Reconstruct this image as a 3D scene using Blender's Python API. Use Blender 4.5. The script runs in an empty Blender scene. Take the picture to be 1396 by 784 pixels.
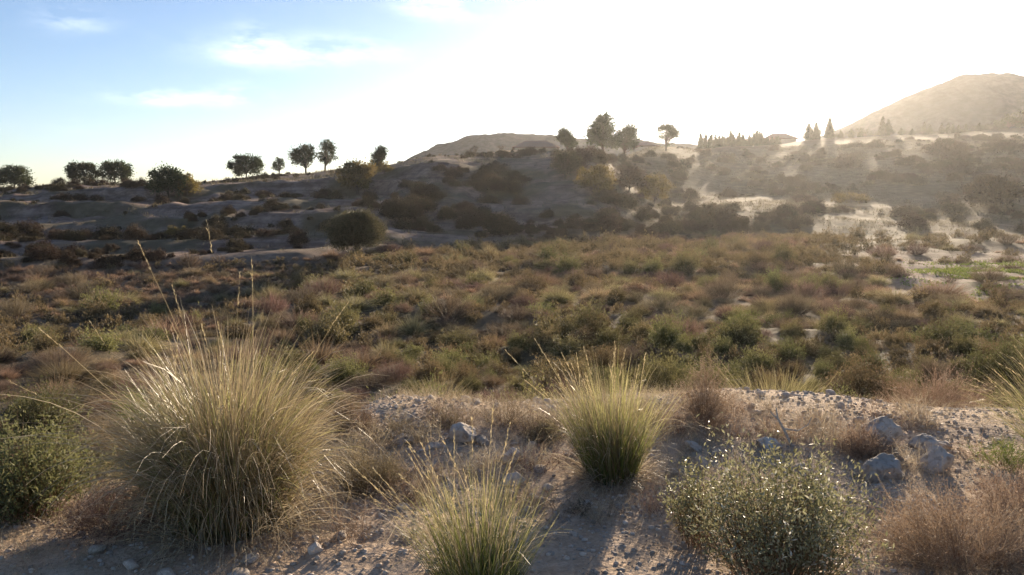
import bpy, math, random
import numpy as np
from mathutils import Vector

random.seed(11)
rng = np.random.default_rng(11)
scene = bpy.context.scene
COL = scene.collection
PI = math.pi

# ------------------------------------------------------------------ camera frame
FX, CX, CY = 1075.0, 698.0, 392.0           # measured on the photograph (1396 x 784)
PITCH = math.atan((392 - 268) / FX)          # looking slightly down
SP, CP = math.sin(PITCH), math.cos(PITCH)
EYE = 1.6

def ray(X, Y):
    a, b = (X - CX) / FX, (CY - Y) / FX
    wy = CP + b * SP
    return a / wy, (-SP + b * CP) / wy       # x and z per metre forward

# ------------------------------------------------------------------ noise
_perm = np.random.default_rng(3).permutation(512)
_vals = np.random.default_rng(4).random(512)
def vnoise(x, y, seed=0):
    x = np.asarray(x, float); y = np.asarray(y, float)
    xi = np.floor(x).astype(int); yi = np.floor(y).astype(int)
    xf = x - xi; yf = y - yi
    u = xf * xf * (3 - 2 * xf); v = yf * yf * (3 - 2 * yf)
    def h(i, j):
        return _vals[_perm[(_perm[(i + seed * 37) & 511] + j) & 511]]
    a = h(xi, yi); b = h(xi + 1, yi); c = h(xi, yi + 1); d = h(xi + 1, yi + 1)
    return (a * (1 - u) + b * u) * (1 - v) + (c * (1 - u) + d * u) * v
def fbm(x, y, oct=4, seed=0):
    s = 0; amp = .5; tot = 0
    for k in range(oct):
        s = s + amp * (vnoise(x * 2 ** k, y * 2 ** k, seed + k) - .5); tot += amp; amp *= .5
    return s / tot * 2
def sstep(a, b, x):
    t = np.clip((x - a) / (b - a), 0, 1)
    return t * t * (3 - 2 * t)

# ------------------------------------------------------------------ terrain
PROFILES = [
    (0,    [(372, 40), (354, 42), (348, 48), (331, 50), (324, 57), (305, 59), (298, 67), (283, 69), (277, 80), (264, 82), (258, 112)]),
    (130,  [(370, 41), (353, 43), (347, 49), (330, 51), (323, 58), (304, 60), (297, 67), (282, 69), (277, 80), (259, 82), (252, 114)]),
    (240,  [(366, 42), (350, 44), (344, 49), (328, 51), (321, 57), (302, 59), (296, 64), (284, 66), (280, 79), (258, 82), (249, 118)]),
    (400,  [(361, 43), (343, 45), (337, 50), (320, 52), (314, 58), (296, 60), (290, 65), (275, 67), (270, 84), (248, 88), (238, 118)]),
    (500,  [(355, 45), (338, 47), (332, 52), (314, 54), (308, 59), (290, 61), (284, 66), (275, 68), (270, 83), (242, 88), (226, 112)]),
    (600,  [(343, 52), (322, 55), (317, 60), (290, 64), (284, 68), (254, 73), (248, 80), (222, 86), (213, 108)]),
    (700,  [(337, 56), (318, 59), (312, 64), (284, 69), (278, 74), (250, 79), (243, 87), (217, 94), (204, 124)]),
    (800,  [(335, 58), (312, 62), (285, 68.5), (260, 75), (235, 83), (212, 93), (205, 120)]),
    (900,  [(326, 63), (300, 72), (287, 84), (276, 104), (250, 116), (215, 135), (199, 165)]),
    (1000, [(322, 67), (300, 74), (286, 84), (268, 112), (262, 118), (245, 128), (222, 150), (199, 185)]),
    (1120, [(326, 65), (300, 75), (290, 84), (276, 104), (255, 118), (225, 140), (200, 170), (188, 205)]),
    (1250, [(322, 67), (306, 78), (290, 92), (270, 106), (240, 120), (210, 142), (192, 170), (183, 210)]),
    (1396, [(322, 67), (306, 76), (286, 88), (262, 104), (238, 120), (205, 145), (188, 165), (174, 210)]),
    (1560, [(322, 67), (306, 76), (286, 88), (262, 104), (238, 120), (205, 145), (184, 165), (160, 210)]),
]
_pr, _pd, _pz = [], [], []
for X, pts in PROFILES:
    r = ray(X, 300)[0]
    dd, zz = [], []
    for Y, d in pts:
        dd.append(d); zz.append(EYE + ray(X, Y)[1] * d)
    L, zl = dd[-1], zz[-1]
    dd += [L + 25, L + 120, 1500]; zz += [zl - .6, zl - 5.0, zl - 22.0]
    _pr.append(r); _pd.append(dd); _pz.append(zz)
_pr = np.array(_pr)
_base = np.array([d[0] for d in _pd])

def edge_y(x):
    return np.interp(x, [-9, -4.2, -2.35, -1.6, -.95, 1.8, 3.4, 8], [2.2, 2.7, 3.75, 4.5, 6.0, 6.0, 5.6, 4.6])

def height(x, y):
    x = np.atleast_1d(np.asarray(x, float)); y = np.atleast_1d(np.asarray(y, float))
    yy = np.maximum(y, .5)
    r = np.clip(x / yy, _pr[0], _pr[-1])
    # valley floor with a scarp on its left
    xl = np.interp(y, [10, 16.6, 27, 36, 44], [-12.6, -10.4, -7.9, -8.2, -9.0])
    wob = fbm(x * .35, y * .35, 3, 9) * .7
    sc = sstep(.55, -.55, x - xl + wob)
    valley = -1.75 - 1.2 * sc + .35 * fbm(x * .16, y * .16, 3, 5) + .12 * fbm(x * .9, y * .9, 2, 6)
    ditch = np.exp(-((x - xl + wob + .9) / .8) ** 2) * .45 * sstep(12, 15, y) * sstep(46, 38, y)
    valley = valley - ditch
    # far slopes
    idx = np.clip(np.searchsorted(_pr, r) - 1, 0, len(_pr) - 2)
    w = (r - _pr[idx]) / (_pr[idx + 1] - _pr[idx]); w = w * w * (3 - 2 * w)
    zj = np.stack([np.interp(yy, _pd[j], _pz[j]) for j in range(len(_pr))])
    n = np.arange(len(r))
    prof = zj[idx, n] * (1 - w) + zj[idx + 1, n] * w
    base = _base[idx] * (1 - w) + _base[idx + 1] * w
    k = sstep(base - 8, base + 3, yy)
    rough = sstep(0, 25, yy - base) * (.25 + .75 * sstep(105, 80, yy)) * sstep(260, 180, yy)
    prof = prof + rough * (.4 * fbm(x * .035, y * .16, 4, 12) + .22 * np.abs(fbm(x * .45, y * .12, 3, 15)) * sstep(-.15, .0, r) * sstep(.2, .1, r))
    prof = prof + rough * ((.12 + .1 * sstep(.16, .05, r)) * np.sin(2 * PI * prof / 2.3 + 2.5 * fbm(x * .05, y * .05, 2, 17)) + .35 * fbm(x * .7, y * .7, 3, 18))
    far = valley * (1 - k) + prof * k
    # near bank on which the photographer stands
    ey = edge_y(x) + .35 * fbm(x * .9, y * .9, 2, 20)
    bank = .05 * fbm(x * 1.2, y * 1.2, 4, 21) + .018 * fbm(x * 6, y * 6, 2, 22)
    bank = bank + .035 * np.exp(-((y - ey + .35) / .45) ** 2) * sstep(-1.6, -.6, x)
    t = sstep(0, 4.2, y - ey)
    z = bank * (1 - t) + far * t
    z = np.where(y < -2, bank, z)
    return z
def hz(x, y): return float(height(x, y)[0])

def hit(X, Y, near=2.0):
    """the point of the ground seen at pixel X, Y"""
    r, s = ray(X, Y)
    d = np.geomspace(near, 320, 2500)
    g = EYE + s * d - height(r * d, d)
    i = int(np.argmax(g < 0)) if (g < 0).any() else len(d) - 1
    return Vector((r * d[i], d[i], EYE + s * d[i]))
def at(X, Y, d):
    r, s = ray(X, Y)
    return Vector((r * d, d, EYE + s * d))

# ------------------------------------------------------------------ mesh helpers
def build(name, V, F, mats, parent=None, fmat=None, attrs=None, smooth=False, link=True):
    """V (n,3); F list of (m,k) index arrays; attrs {name: per-vertex floats}"""
    V = np.asarray(V, np.float32)
    me = bpy.data.meshes.new(name)
    me.vertices.add(len(V)); me.vertices.foreach_set('co', V.ravel())
    F = [np.asarray(f, np.int32) for f in F if len(f)]
    loops = np.concatenate([f.ravel() for f in F])
    sizes = np.concatenate([np.full(len(f), f.shape[1], np.int32) for f in F])
    starts = np.concatenate([[0], np.cumsum(sizes)[:-1]]).astype(np.int32)
    me.loops.add(len(loops)); me.loops.foreach_set('vertex_index', loops)
    me.polygons.add(len(sizes)); me.polygons.foreach_set('loop_start', starts)
    me.polygons.foreach_set('loop_total', sizes)
    if fmat is not None: me.polygons.foreach_set('material_index', np.asarray(fmat, np.int32))
    me.polygons.foreach_set('use_smooth', np.full(len(sizes), smooth, bool))
    for m in (mats if isinstance(mats, (list, tuple)) else [mats]): me.materials.append(m)
    if attrs:
        for k, v in attrs.items():
            at_ = me.attributes.new(k, 'FLOAT', 'POINT'); at_.data.foreach_set('value', np.asarray(v, np.float32))
    me.update(calc_edges=True)
    o = bpy.data.objects.new(name, me)
    if link: COL.objects.link(o)
    if parent is not None: o.parent = parent
    return o

def unit(v): return v / np.maximum(np.linalg.norm(v, axis=-1, keepdims=True), 1e-9)

def arch_blades(g, root, phi, th0, thc, length, width, p=1.7, segs=9, wob=.06, var=None, tipw=.15):
    """blades that leave the root at th0 from upright and bow over by thc towards their tip"""
    n = len(root); var = rng.random(n) if var is None else var
    P = root.copy(); rows, tips = [], []
    ph = phi.copy(); dth = rng.normal(size=n) * wob
    sd = np.stack([-np.sin(phi), np.cos(phi), rng.normal(size=n) * .5], 1); sd = unit(sd + rng.normal(size=(n, 3)) * .6)
    for k in range(segs + 1):
        t = k / segs; w = width * (tipw + (1 - tipw) * (1 - t) ** .8)
        rows.append(np.stack([P - sd * w[:, None] / 2, P + sd * w[:, None] / 2], 1)); tips.append(t)
        th = th0 + thc * t ** p + dth * t; ph = ph + rng.normal(size=n) * wob
        d = np.stack([np.sin(th) * np.cos(ph), np.sin(th) * np.sin(ph), np.cos(th)], 1)
        P = P + d * (length / segs)[:, None]
    m = (segs + 1) * 2; base = np.arange(n) * m
    q = [np.stack([base + 2 * k, base + 2 * k + 1, base + 2 * k + 3, base + 2 * k + 2], 1) for k in range(segs)]
    g.add(np.stack(rows, 1).reshape(-1, 3), quads=np.concatenate(q), var=np.repeat(var, m), tip=np.tile(np.repeat(np.array(tips), 2), n))

class Geo:
    """collects vertices, faces and a per-vertex tint for one mesh"""
    def __init__(s): s.V, s.Q, s.T, s.A, s.B, s.n = [], [], [], [], [], 0
    def add(s, V, quads=None, tris=None, var=None, tip=None):
        V = np.asarray(V, float).reshape(-1, 3)
        s.V.append(V)
        s.A.append(np.full(len(V), .5) if var is None else np.broadcast_to(var, (len(V),)))
        s.B.append(np.full(len(V), .5) if tip is None else np.broadcast_to(tip, (len(V),)))
        if quads is not None and len(quads): s.Q.append(np.asarray(quads) + s.n)
        if tris is not None and len(tris): s.T.append(np.asarray(tris) + s.n)
        s.n += len(V)
    def arrays(s):
        V = np.concatenate(s.V); F = []
        if s.Q: F.append(np.concatenate(s.Q))
        if s.T: F.append(np.concatenate(s.T))
        return V, F, np.concatenate(s.A), np.concatenate(s.B)
    def make(s, name, mat, parent=None, smooth=False, link=True):
        V, F, a, b = s.arrays()
        return build(name, V, F, mat, parent, attrs={'var': a, 'tip': b}, smooth=smooth, link=link)

def blades(g, root, d0, length, width, droop, segs=5, wind=(0, 0, 0), var=None, wob=.0, flat=None, tipw=.12):
    n = len(root)
    length = np.broadcast_to(length, (n,)); width = np.broadcast_to(width, (n,)); droop = np.broadcast_to(droop, (n,))
    var = rng.random(n) if var is None else np.broadcast_to(var, (n,))
    P = root.copy(); d = unit(d0.copy())
    side = unit(np.cross(d, rng.normal(size=(n, 3))))
    rows, tips = [], []
    wind = np.asarray(wind, float)
    for k in range(segs + 1):
        t = k / segs
        w = width * (tipw + (1 - tipw) * (1 - t) ** .8) * (1 if k else .8)
        rows.append(np.stack([P - side * w[:, None] / 2, P + side * w[:, None] / 2], 1)); tips.append(t)
        if k < segs:
            d = unit(d + (np.array([0, 0, -1.0]) * droop[:, None] * (t + .25) + wind * (t + .15)) / segs * 2 + wob * rng.normal(size=(n, 3)) / segs)
            P = P + d * (length / segs)[:, None]
    V = np.stack(rows, 1)                          # n, segs+1, 2, 3
    m = (segs + 1) * 2
    base = np.arange(n)[:, None] * m
    q = []
    for k in range(segs):
        q.append(np.stack([base[:, 0] + 2 * k, base[:, 0] + 2 * k + 1, base[:, 0] + 2 * k + 3, base[:, 0] + 2 * k + 2], 1))
    g.add(V.reshape(-1, 3), quads=np.concatenate(q), var=np.repeat(var, m), tip=np.tile(np.repeat(np.array(tips), 2), n))
    return P, d

def leaves(g, c, axis, length, width, var=None, tip=None, curl=.0):
    n = len(c)
    length = np.broadcast_to(length, (n,)); width = np.broadcast_to(width, (n,))
    axis = unit(axis); side = unit(np.cross(axis, rng.normal(size=(n, 3))))
    nrm = np.cross(axis, side)
    L = length[:, None]; W = width[:, None]
    V = np.stack([c, c + axis * L * .5 + side * W * .5 + nrm * L * curl, c + axis * L, c + axis * L * .5 - side * W * .5 + nrm * L * curl], 1)
    b = np.arange(n)[:, None] * 4
    var = rng.random(n) if var is None else np.broadcast_to(var, (n,))
    tip = .5 if tip is None else np.repeat(np.broadcast_to(tip, (n,)), 4)
    g.add(V.reshape(-1, 3), quads=b + np.arange(4), var=np.repeat(var, 4), tip=tip)

def tube(g, pts, radii, sides=6, var=.5):
    pts = np.asarray(pts, float); n = len(pts)
    d = unit(np.gradient(pts, axis=0))
    ref = np.array([.3, .9, .2]); a = unit(np.cross(d, ref)); b = np.cross(d, a)
    ang = np.arange(sides) / sides * 2 * PI
    V = pts[:, None] + np.asarray(radii)[:, None, None] * (a[:, None] * np.cos(ang)[None, :, None] + b[:, None] * np.sin(ang)[None, :, None])
    q = []
    for k in range(n - 1):
        for j in range(sides):
            q.append((k * sides + j, k * sides + (j + 1) % sides, (k + 1) * sides + (j + 1) % sides, (k + 1) * sides + j))
    g.add(V.reshape(-1, 3), quads=q, var=var)

def rand_dirs(n, zmin=-1, zmax=1):
    z = rng.uniform(zmin, zmax, n); a = rng.uniform(0, 2 * PI, n); s = np.sqrt(np.maximum(0, 1 - z * z))
    return np.stack([s * np.cos(a), s * np.sin(a), z], 1)

def tag(o, label=None, cat=None, group=None, kind=None):
    if label: o['label'] = label
    if cat: o['category'] = cat
    if group: o['group'] = group
    if kind: o['kind'] = kind
    return o
def thing(name, label, cat, loc, rz=0, group=None):
    e = bpy.data.objects.new(name, None); COL.objects.link(e)
    e.location = loc; e.rotation_euler.z = rz; e.empty_display_size = .2
    return tag(e, label, cat, group)
def dup(o, loc, rz, sc, label=None, group=None):
    c = o.copy(); COL.objects.link(c)
    c.location = loc; c.rotation_euler = (0, 0, rz); c.scale = sc if hasattr(sc, '__len__') else (sc, sc, sc)
    if label: c['label'] = label
    if group: c['group'] = group
    for ch in o.children:
        d = ch.copy(); COL.objects.link(d); d.parent = c
    return c

# ------------------------------------------------------------------ materials
def nodes(name):
    m = bpy.data.materials.new(name); m.use_nodes = True
    t = m.node_tree; t.nodes.clear()
    out = t.nodes.new('ShaderNodeOutputMaterial')
    return m, t, out
def N(t, typ, **kw):
    n = t.nodes.new(typ)
    for k, v in kw.items():
        if k.startswith('_'): setattr(n, k[1:], v)
    return n
def ramp(t, stops, fac=None):
    r = t.nodes.new('ShaderNodeValToRGB'); e = r.color_ramp.elements
    while len(e) < len(stops): e.new(.5)
    for el, (p, c) in zip(e, stops): el.position = p; el.color = (*c, 1)
    if fac is not None: t.links.new(fac, r.inputs[0])
    return r
def mixc(t, fac, a, b, mode='MIX'):
    m = t.nodes.new('ShaderNodeMix'); m.data_type = 'RGBA'; m.blend_type = mode
    for sock, v in ((m.inputs[0], fac), (m.inputs[6], a), (m.inputs[7], b)):
        if hasattr(v, 'is_linked'): t.links.new(v, sock)
        elif isinstance(v, (tuple, list)): sock.default_value = (*v, 1)
        else: sock.default_value = v
    return m.outputs[2]

def plant_mat(name, base, tip=None, trans=.4, rough=.65, objvar=.25, spec=.25, tip_range=(.3, .95)):
    """base, tip: colour stops over the random tint of a blade; 'tip' runs along it"""
    m, t, out = nodes(name)
    av = N(t, 'ShaderNodeAttribute'); av.attribute_name = 'var'
    c = ramp(t, base, av.outputs['Fac']).outputs[0]
    if tip:
        at_ = N(t, 'ShaderNodeAttribute'); at_.attribute_name = 'tip'
        mr = N(t, 'ShaderNodeMapRange'); mr.inputs[1].default_value, mr.inputs[2].default_value = tip_range
        t.links.new(at_.outputs['Fac'], mr.inputs[0])
        c = mixc(t, mr.outputs[0], c, ramp(t, tip, av.outputs['Fac']).outputs[0])
    oi = N(t, 'ShaderNodeObjectInfo')
    hs = N(t, 'ShaderNodeHueSaturation')
    mv = N(t, 'ShaderNodeMapRange'); mv.inputs[3].default_value = 1 - objvar; mv.inputs[4].default_value = 1 + objvar
    t.links.new(oi.outputs['Random'], mv.inputs[0]); t.links.new(mv.outputs[0], hs.inputs['Value'])
    mh = N(t, 'ShaderNodeMapRange'); mh.inputs[3].default_value = .5 - .03 * objvar * 4; mh.inputs[4].default_value = .5 + .03 * objvar * 4
    wn = N(t, 'ShaderNodeTexWhiteNoise'); wn.noise_dimensions = '1D'
    t.links.new(oi.outputs['Random'], wn.inputs['W']); t.links.new(wn.outputs[0], mh.inputs[0]); t.links.new(mh.outputs[0], hs.inputs['Hue'])
    t.links.new(c, hs.inputs['Color']); c = hs.outputs[0]
    p = N(t, 'ShaderNodeBsdfPrincipled'); p.inputs['Roughness'].default_value = rough
    p.inputs['Specular IOR Level'].default_value = spec
    t.links.new(c, p.inputs['Base Color'])
    tr = N(t, 'ShaderNodeBsdfTranslucent'); t.links.new(c, tr.inputs[0])
    mx = N(t, 'ShaderNodeMixShader'); mx.inputs[0].default_value = trans
    t.links.new(p.outputs[0], mx.inputs[1]); t.links.new(tr.outputs[0], mx.inputs[2])
    t.links.new(mx.outputs[0], out.inputs[0])
    return m

M = {}
M['esparto'] = plant_mat('esparto_grass', [(0, (.085, .068, .03)), (.5, (.19, .142, .07)), (1, (.34, .26, .145))], [(0, (.22, .165, .085)), (1, (.58, .47, .30))], trans=.35, rough=.4, objvar=.03, spec=.5)
M['esparto_green'] = plant_mat('green_grass', [(0, (.085, .12, .026)), (.6, (.17, .20, .045)), (1, (.30, .28, .10))], [(0, (.24, .23, .07)), (1, (.60, .52, .28))], trans=.48, rough=.42, objvar=.03, spec=.4, tip_range=(.45, 1))
M['dead_grass'] = plant_mat('dead_grass', [(0, (.20, .15, .10)), (1, (.56, .47, .33))], trans=.35, rough=.5, objvar=.05)
M['seed'] = plant_mat('seed_stalk', [(0, (.45, .36, .2)), (1, (.6, .5, .3))], trans=.4, objvar=.02)
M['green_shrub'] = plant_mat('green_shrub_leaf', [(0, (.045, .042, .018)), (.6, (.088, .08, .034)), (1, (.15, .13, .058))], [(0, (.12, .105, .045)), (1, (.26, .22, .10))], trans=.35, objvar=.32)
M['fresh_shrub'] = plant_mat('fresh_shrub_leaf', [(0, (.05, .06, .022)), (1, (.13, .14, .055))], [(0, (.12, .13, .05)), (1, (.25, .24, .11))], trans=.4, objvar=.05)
M['dry_tuft'] = plant_mat('dry_tuft_blade', [(0, (.10, .075, .04)), (1, (.21, .16, .09))], [(0, (.22, .165, .085)), (1, (.45, .345, .2))], trans=.4, objvar=.32)
M['broom'] = plant_mat('brown_broom_twig', [(0, (.085, .06, .04)), (1, (.17, .125, .085))], [(0, (.18, .13, .085)), (1, (.33, .24, .165))], trans=.35, objvar=.32)
M['slope_shrub'] = plant_mat('slope_shrub_leaf', [(0, (.034, .026, .018)), (.6, (.066, .048, .032)), (1, (.105, .075, .048))], trans=.25, objvar=.3, spec=.05)
M['pine'] = plant_mat('pine_needle', [(0, (.03, .045, .02)), (.6, (.055, .07, .03)), (1, (.085, .10, .04))], trans=.3, objvar=.2)
M['gold_pine'] = plant_mat('gold_pine_needle', [(0, (.08, .065, .022)), (.6, (.16, .12, .04)), (1, (.27, .2, .065))], trans=.5, objvar=.1)
M['olive'] = plant_mat('olive_leaf', [(0, (.05, .045, .025)), (.6, (.09, .075, .04)), (1, (.16, .13, .07))], trans=.3, objvar=.1)
M['cypress'] = plant_mat('cypress_leaf', [(0, (.025, .035, .018)), (1, (.06, .07, .03))], trans=.2, objvar=.2)
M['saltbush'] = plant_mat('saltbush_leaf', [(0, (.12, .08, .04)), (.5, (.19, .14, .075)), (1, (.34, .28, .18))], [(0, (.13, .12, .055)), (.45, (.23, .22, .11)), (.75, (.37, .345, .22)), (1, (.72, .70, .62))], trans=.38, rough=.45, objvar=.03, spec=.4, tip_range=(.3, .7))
M['twig'] = plant_mat('twig', [(0, (.13, .075, .045)), (1, (.24, .15, .09))], trans=.1, objvar=.05)
M['red_twig'] = plant_mat('reddish_twig', [(0, (.17, .11, .075)), (1, (.33, .235, .165))], [(0, (.25, .175, .115)), (1, (.45, .35, .25))], trans=.35, objvar=.05)
M['pale_twig'] = plant_mat('pale_dead_twig', [(0, (.42, .37, .31)), (1, (.55, .5, .44))], trans=.05, objvar=.02)
M['weed'] = plant_mat('green_weed', [(0, (.10, .14, .03)), (1, (.24, .27, .07))], trans=.4, objvar=.05)

def bark(name, c1, c2):
    m, t, out = nodes(name)
    tc = N(t, 'ShaderNodeTexCoord'); n = N(t, 'ShaderNodeTexNoise'); n.inputs['Scale'].default_value = 9; n.inputs['Detail'].default_value = 6
    t.links.new(tc.outputs['Object'], n.inputs['Vector'])
    r = ramp(t, [(.3, c1), (.7, c2)], n.outputs[0])
    p = N(t, 'ShaderNodeBsdfPrincipled'); p.inputs['Roughness'].default_value = .9
    b = N(t, 'ShaderNodeBump'); b.inputs['Strength'].default_value = .6; t.links.new(n.outputs[0], b.inputs['Height'])
    t.links.new(r.outputs[0], p.inputs['Base Color']); t.links.new(b.outputs[0], p.inputs['Normal']); t.links.new(p.outputs[0], out.inputs[0])
    return m
M['bark'] = bark('pine_bark', (.05, .035, .025), (.12, .09, .065))

def stone_mat(name, c1, c2, c3):
    m, t, out = nodes(name)
    tc = N(t, 'ShaderNodeTexCoord'); oi = N(t, 'ShaderNodeObjectInfo')
    ad = N(t, 'ShaderNodeVectorMath'); ad.operation = 'ADD'
    t.links.new(tc.outputs['Object'], ad.inputs[0])
    sc = N(t, 'ShaderNodeMath'); sc.operation = 'MULTIPLY'; sc.inputs[1].default_value = 37; t.links.new(oi.outputs['Random'], sc.inputs[0])
    t.links.new(sc.outputs[0], ad.inputs[1])
    n = N(t, 'ShaderNodeTexNoise'); n.inputs['Scale'].default_value = 3.2; n.inputs['Detail'].default_value = 9; n.inputs['Roughness'].default_value = .65
    t.links.new(ad.outputs[0], n.inputs['Vector'])
    n2 = N(t, 'ShaderNodeTexNoise'); n2.inputs['Scale'].default_value = 26; n2.inputs['Detail'].default_value = 6; t.links.new(ad.outputs[0], n2.inputs['Vector'])
    c = ramp(t, [(.3, c1), (.5, c2), (.72, c3)], n.outputs[0]).outputs[0]
    av = N(t, 'ShaderNodeAttribute'); av.attribute_name = 'var'
    sp = ramp(t, [(.36, (.55, .5, .45)), (.5, (1, 1, 1))], n2.outputs[0]).outputs[0]
    c = mixc(t, .8, c, sp, 'MULTIPLY')
    hs = N(t, 'ShaderNodeHueSaturation'); t.links.new(c, hs.inputs['Color'])
    mr = N(t, 'ShaderNodeMapRange'); mr.inputs[3].default_value = .65; mr.inputs[4].default_value = 1.35
    t.links.new(av.outputs['Fac'], mr.inputs[0]); t.links.new(mr.outputs[0], hs.inputs['Value'])
    p = N(t, 'ShaderNodeBsdfPrincipled'); p.inputs['Roughness'].default_value = .88; p.inputs['Specular IOR Level'].default_value = .3
    b = N(t, 'ShaderNodeBump'); b.inputs['Strength'].default_value = .45; b.inputs['Distance'].default_value = .02
    t.links.new(n2.outputs[0], b.inputs['Height']); t.links.new(b.outputs[0], p.inputs['Normal'])
    t.links.new(hs.outputs[0], p.inputs['Base Color']); t.links.new(p.outputs[0], out.inputs[0])
    return m
M['stone'] = stone_mat('limestone', (.32, .265, .21), (.47, .40, .335), (.58, .52, .455))

def soil_mat():
    m, t, out = nodes('dry_soil')
    tc = N(t, 'ShaderNodeTexCoord')
    def noise(s, d=6, r=.6):
        n = N(t, 'ShaderNodeTexNoise'); n.inputs['Scale'].default_value = s; n.inputs['Detail'].default_value = d; n.inputs['Roughness'].default_value = r
        t.links.new(tc.outputs['Object'], n.inputs['Vector']); return n.outputs[0]
    n1, n2, n3, n4 = noise(.09), noise(.7), noise(7, 8, .7), noise(45, 6, .7)
    soil = ramp(t, [(.3, (.37, .265, .18)), (.5, (.49, .365, .26)), (.7, (.58, .455, .345))], n3).outputs[0]
    pale = ramp(t, [(.35, (.22, .155, .122)), (.65, (.37, .275, .22))], n2).outputs[0]
    veg = ramp(t, [(.3, (.075, .06, .03)), (.55, (.13, .10, .055)), (.75, (.20, .15, .09))], n2).outputs[0]
    aveg = N(t, 'ShaderNodeAttribute'); aveg.attribute_name = 'veg'
    asl = N(t, 'ShaderNodeAttribute'); asl.attribute_name = 'slope'
    agr = N(t, 'ShaderNodeAttribute'); agr.attribute_name = 'green'
    crust = ramp(t, [(.40, (.42, .36, .34)), (.56, (1, 1, 1))], noise(.9, 8, .7)).outputs[0]
    mpz = N(t, 'ShaderNodeMapping'); mpz.inputs['Scale'].default_value = (.05, .05, 1.6); t.links.new(tc.outputs['Object'], mpz.inputs[0])
    st = N(t, 'ShaderNodeTexNoise'); st.inputs['Scale'].default_value = 1.3; st.inputs['Detail'].default_value = 5; t.links.new(mpz.outputs[0], st.inputs['Vector'])
    pale = mixc(t, .75, pale, crust, 'MULTIPLY')
    pale = mixc(t, .8, pale, ramp(t, [(.38, (.62, .52, .47)), (.5, (1, .95, .92)), (.62, (1.25, 1.15, 1.05))], st.outputs[0]).outputs[0], 'MULTIPLY')
    c = mixc(t, asl.outputs['Fac'], soil, pale)
    c = mixc(t, aveg.outputs['Fac'], c, veg)
    gm = N(t, 'ShaderNodeMath'); gm.operation = 'MULTIPLY'; t.links.new(agr.outputs['Fac'], gm.inputs[0])
    t.links.new(ramp(t, [(.42, (0, 0, 0)), (.56, (1, 1, 1))], noise(1.6)).outputs[0], gm.inputs[1])
    c = mixc(t, gm.outputs[0], c, (.10, .11, .04))
    sp = ramp(t, [(.3, (.62, .6, .58)), (.52, (1, 1, 1)), (.75, (1.2, 1.2, 1.2))], n4).outputs[0]
    c = mixc(t, .8, c, sp, 'MULTIPLY')
    vo = N(t, 'ShaderNodeTexVoronoi'); vo.inputs['Scale'].default_value = 38; vo.inputs['Randomness'].default_value = 1
    t.links.new(tc.outputs['Object'], vo.inputs['Vector'])
    hgt = N(t, 'ShaderNodeMath'); hgt.operation = 'MULTIPLY_ADD'; hgt.inputs[1].default_value = -.7
    t.links.new(vo.outputs['Distance'], hgt.inputs[0]); t.links.new(n4, hgt.inputs[2])
    p = N(t, 'ShaderNodeBsdfPrincipled'); p.inputs['Roughness'].default_value = .95; p.inputs['Specular IOR Level'].default_value = .15
    b = N(t, 'ShaderNodeBump'); b.inputs['Strength'].default_value = .55; b.inputs['Distance'].default_value = .025
    t.links.new(hgt.outputs[0], b.inputs['Height'])
    b2 = N(t, 'ShaderNodeBump'); b2.inputs['Strength'].default_value = .5; b2.inputs['Distance'].default_value = .25
    t.links.new(n2, b2.inputs['Height']); t.links.new(b.outputs[0], b2.inputs['Normal'])
    t.links.new(c, p.inputs['Base Color']); t.links.new(b2.outputs[0], p.inputs['Normal']); t.links.new(p.outputs[0], out.inputs[0])
    return m
M['soil'] = soil_mat()

def hill_mat(name, c1, c2, s):
    m, t, out = nodes(name)
    tc = N(t, 'ShaderNodeTexCoord'); n = N(t, 'ShaderNodeTexNoise'); n.inputs['Scale'].default_value = s; n.inputs['Detail'].default_value = 8; n.inputs['Roughness'].default_value = .65
    t.links.new(tc.outputs['Object'], n.inputs['Vector'])
    p = N(t, 'ShaderNodeBsdfPrincipled'); p.inputs['Roughness'].default_value = 1; p.inputs['Specular IOR Level'].default_value = 0
    n2 = N(t, 'ShaderNodeTexNoise'); n2.inputs['Scale'].default_value = s * 5; n2.inputs['Detail'].default_value = 6; n2.inputs['Roughness'].default_value = .75
    t.links.new(tc.outputs['Object'], n2.inputs['Vector'])
    cc = mixc(t, .5, ramp(t, [(.35, c1), (.62, c2)], n.outputs[0]).outputs[0], ramp(t, [(.44, (.3, .32, .28)), (.56, (1.3, 1.25, 1.2))], n2.outputs[0]).outputs[0], 'MULTIPLY')
    t.links.new(cc, p.inputs['Base Color']); t.links.new(p.outputs[0], out.inputs[0])
    return m
M['hill'] = hill_mat('hill_scrub', (.032, .038, .046), (.07, .07, .078), .09)

def plain(name, c, rough=.85, sc=6, var=.25):
    m, t, out = nodes(name)
    tc = N(t, 'ShaderNodeTexCoord'); n = N(t, 'ShaderNodeTexNoise'); n.inputs['Scale'].default_value = sc; n.inputs['Detail'].default_value = 6
    t.links.new(tc.outputs['Object'], n.inputs['Vector'])
    p = N(t, 'ShaderNodeBsdfPrincipled'); p.inputs['Roughness'].default_value = rough
    lo = tuple(v * (1 - var) for v in c); hi = tuple(min(1, v * (1 + var)) for v in c)
    t.links.new(ramp(t, [(.3, lo), (.7, hi)], n.outputs[0]).outputs[0], p.inputs['Base Color']); t.links.new(p.outputs[0], out.inputs[0])
    return m
M['wall'] = plain('rendered_wall', (.42, .35, .28)); M['roof'] = plain('tile_roof', (.19, .10, .07), sc=3); M['glass'] = plain('dark_window', (.04, .045, .05), .2)

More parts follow.
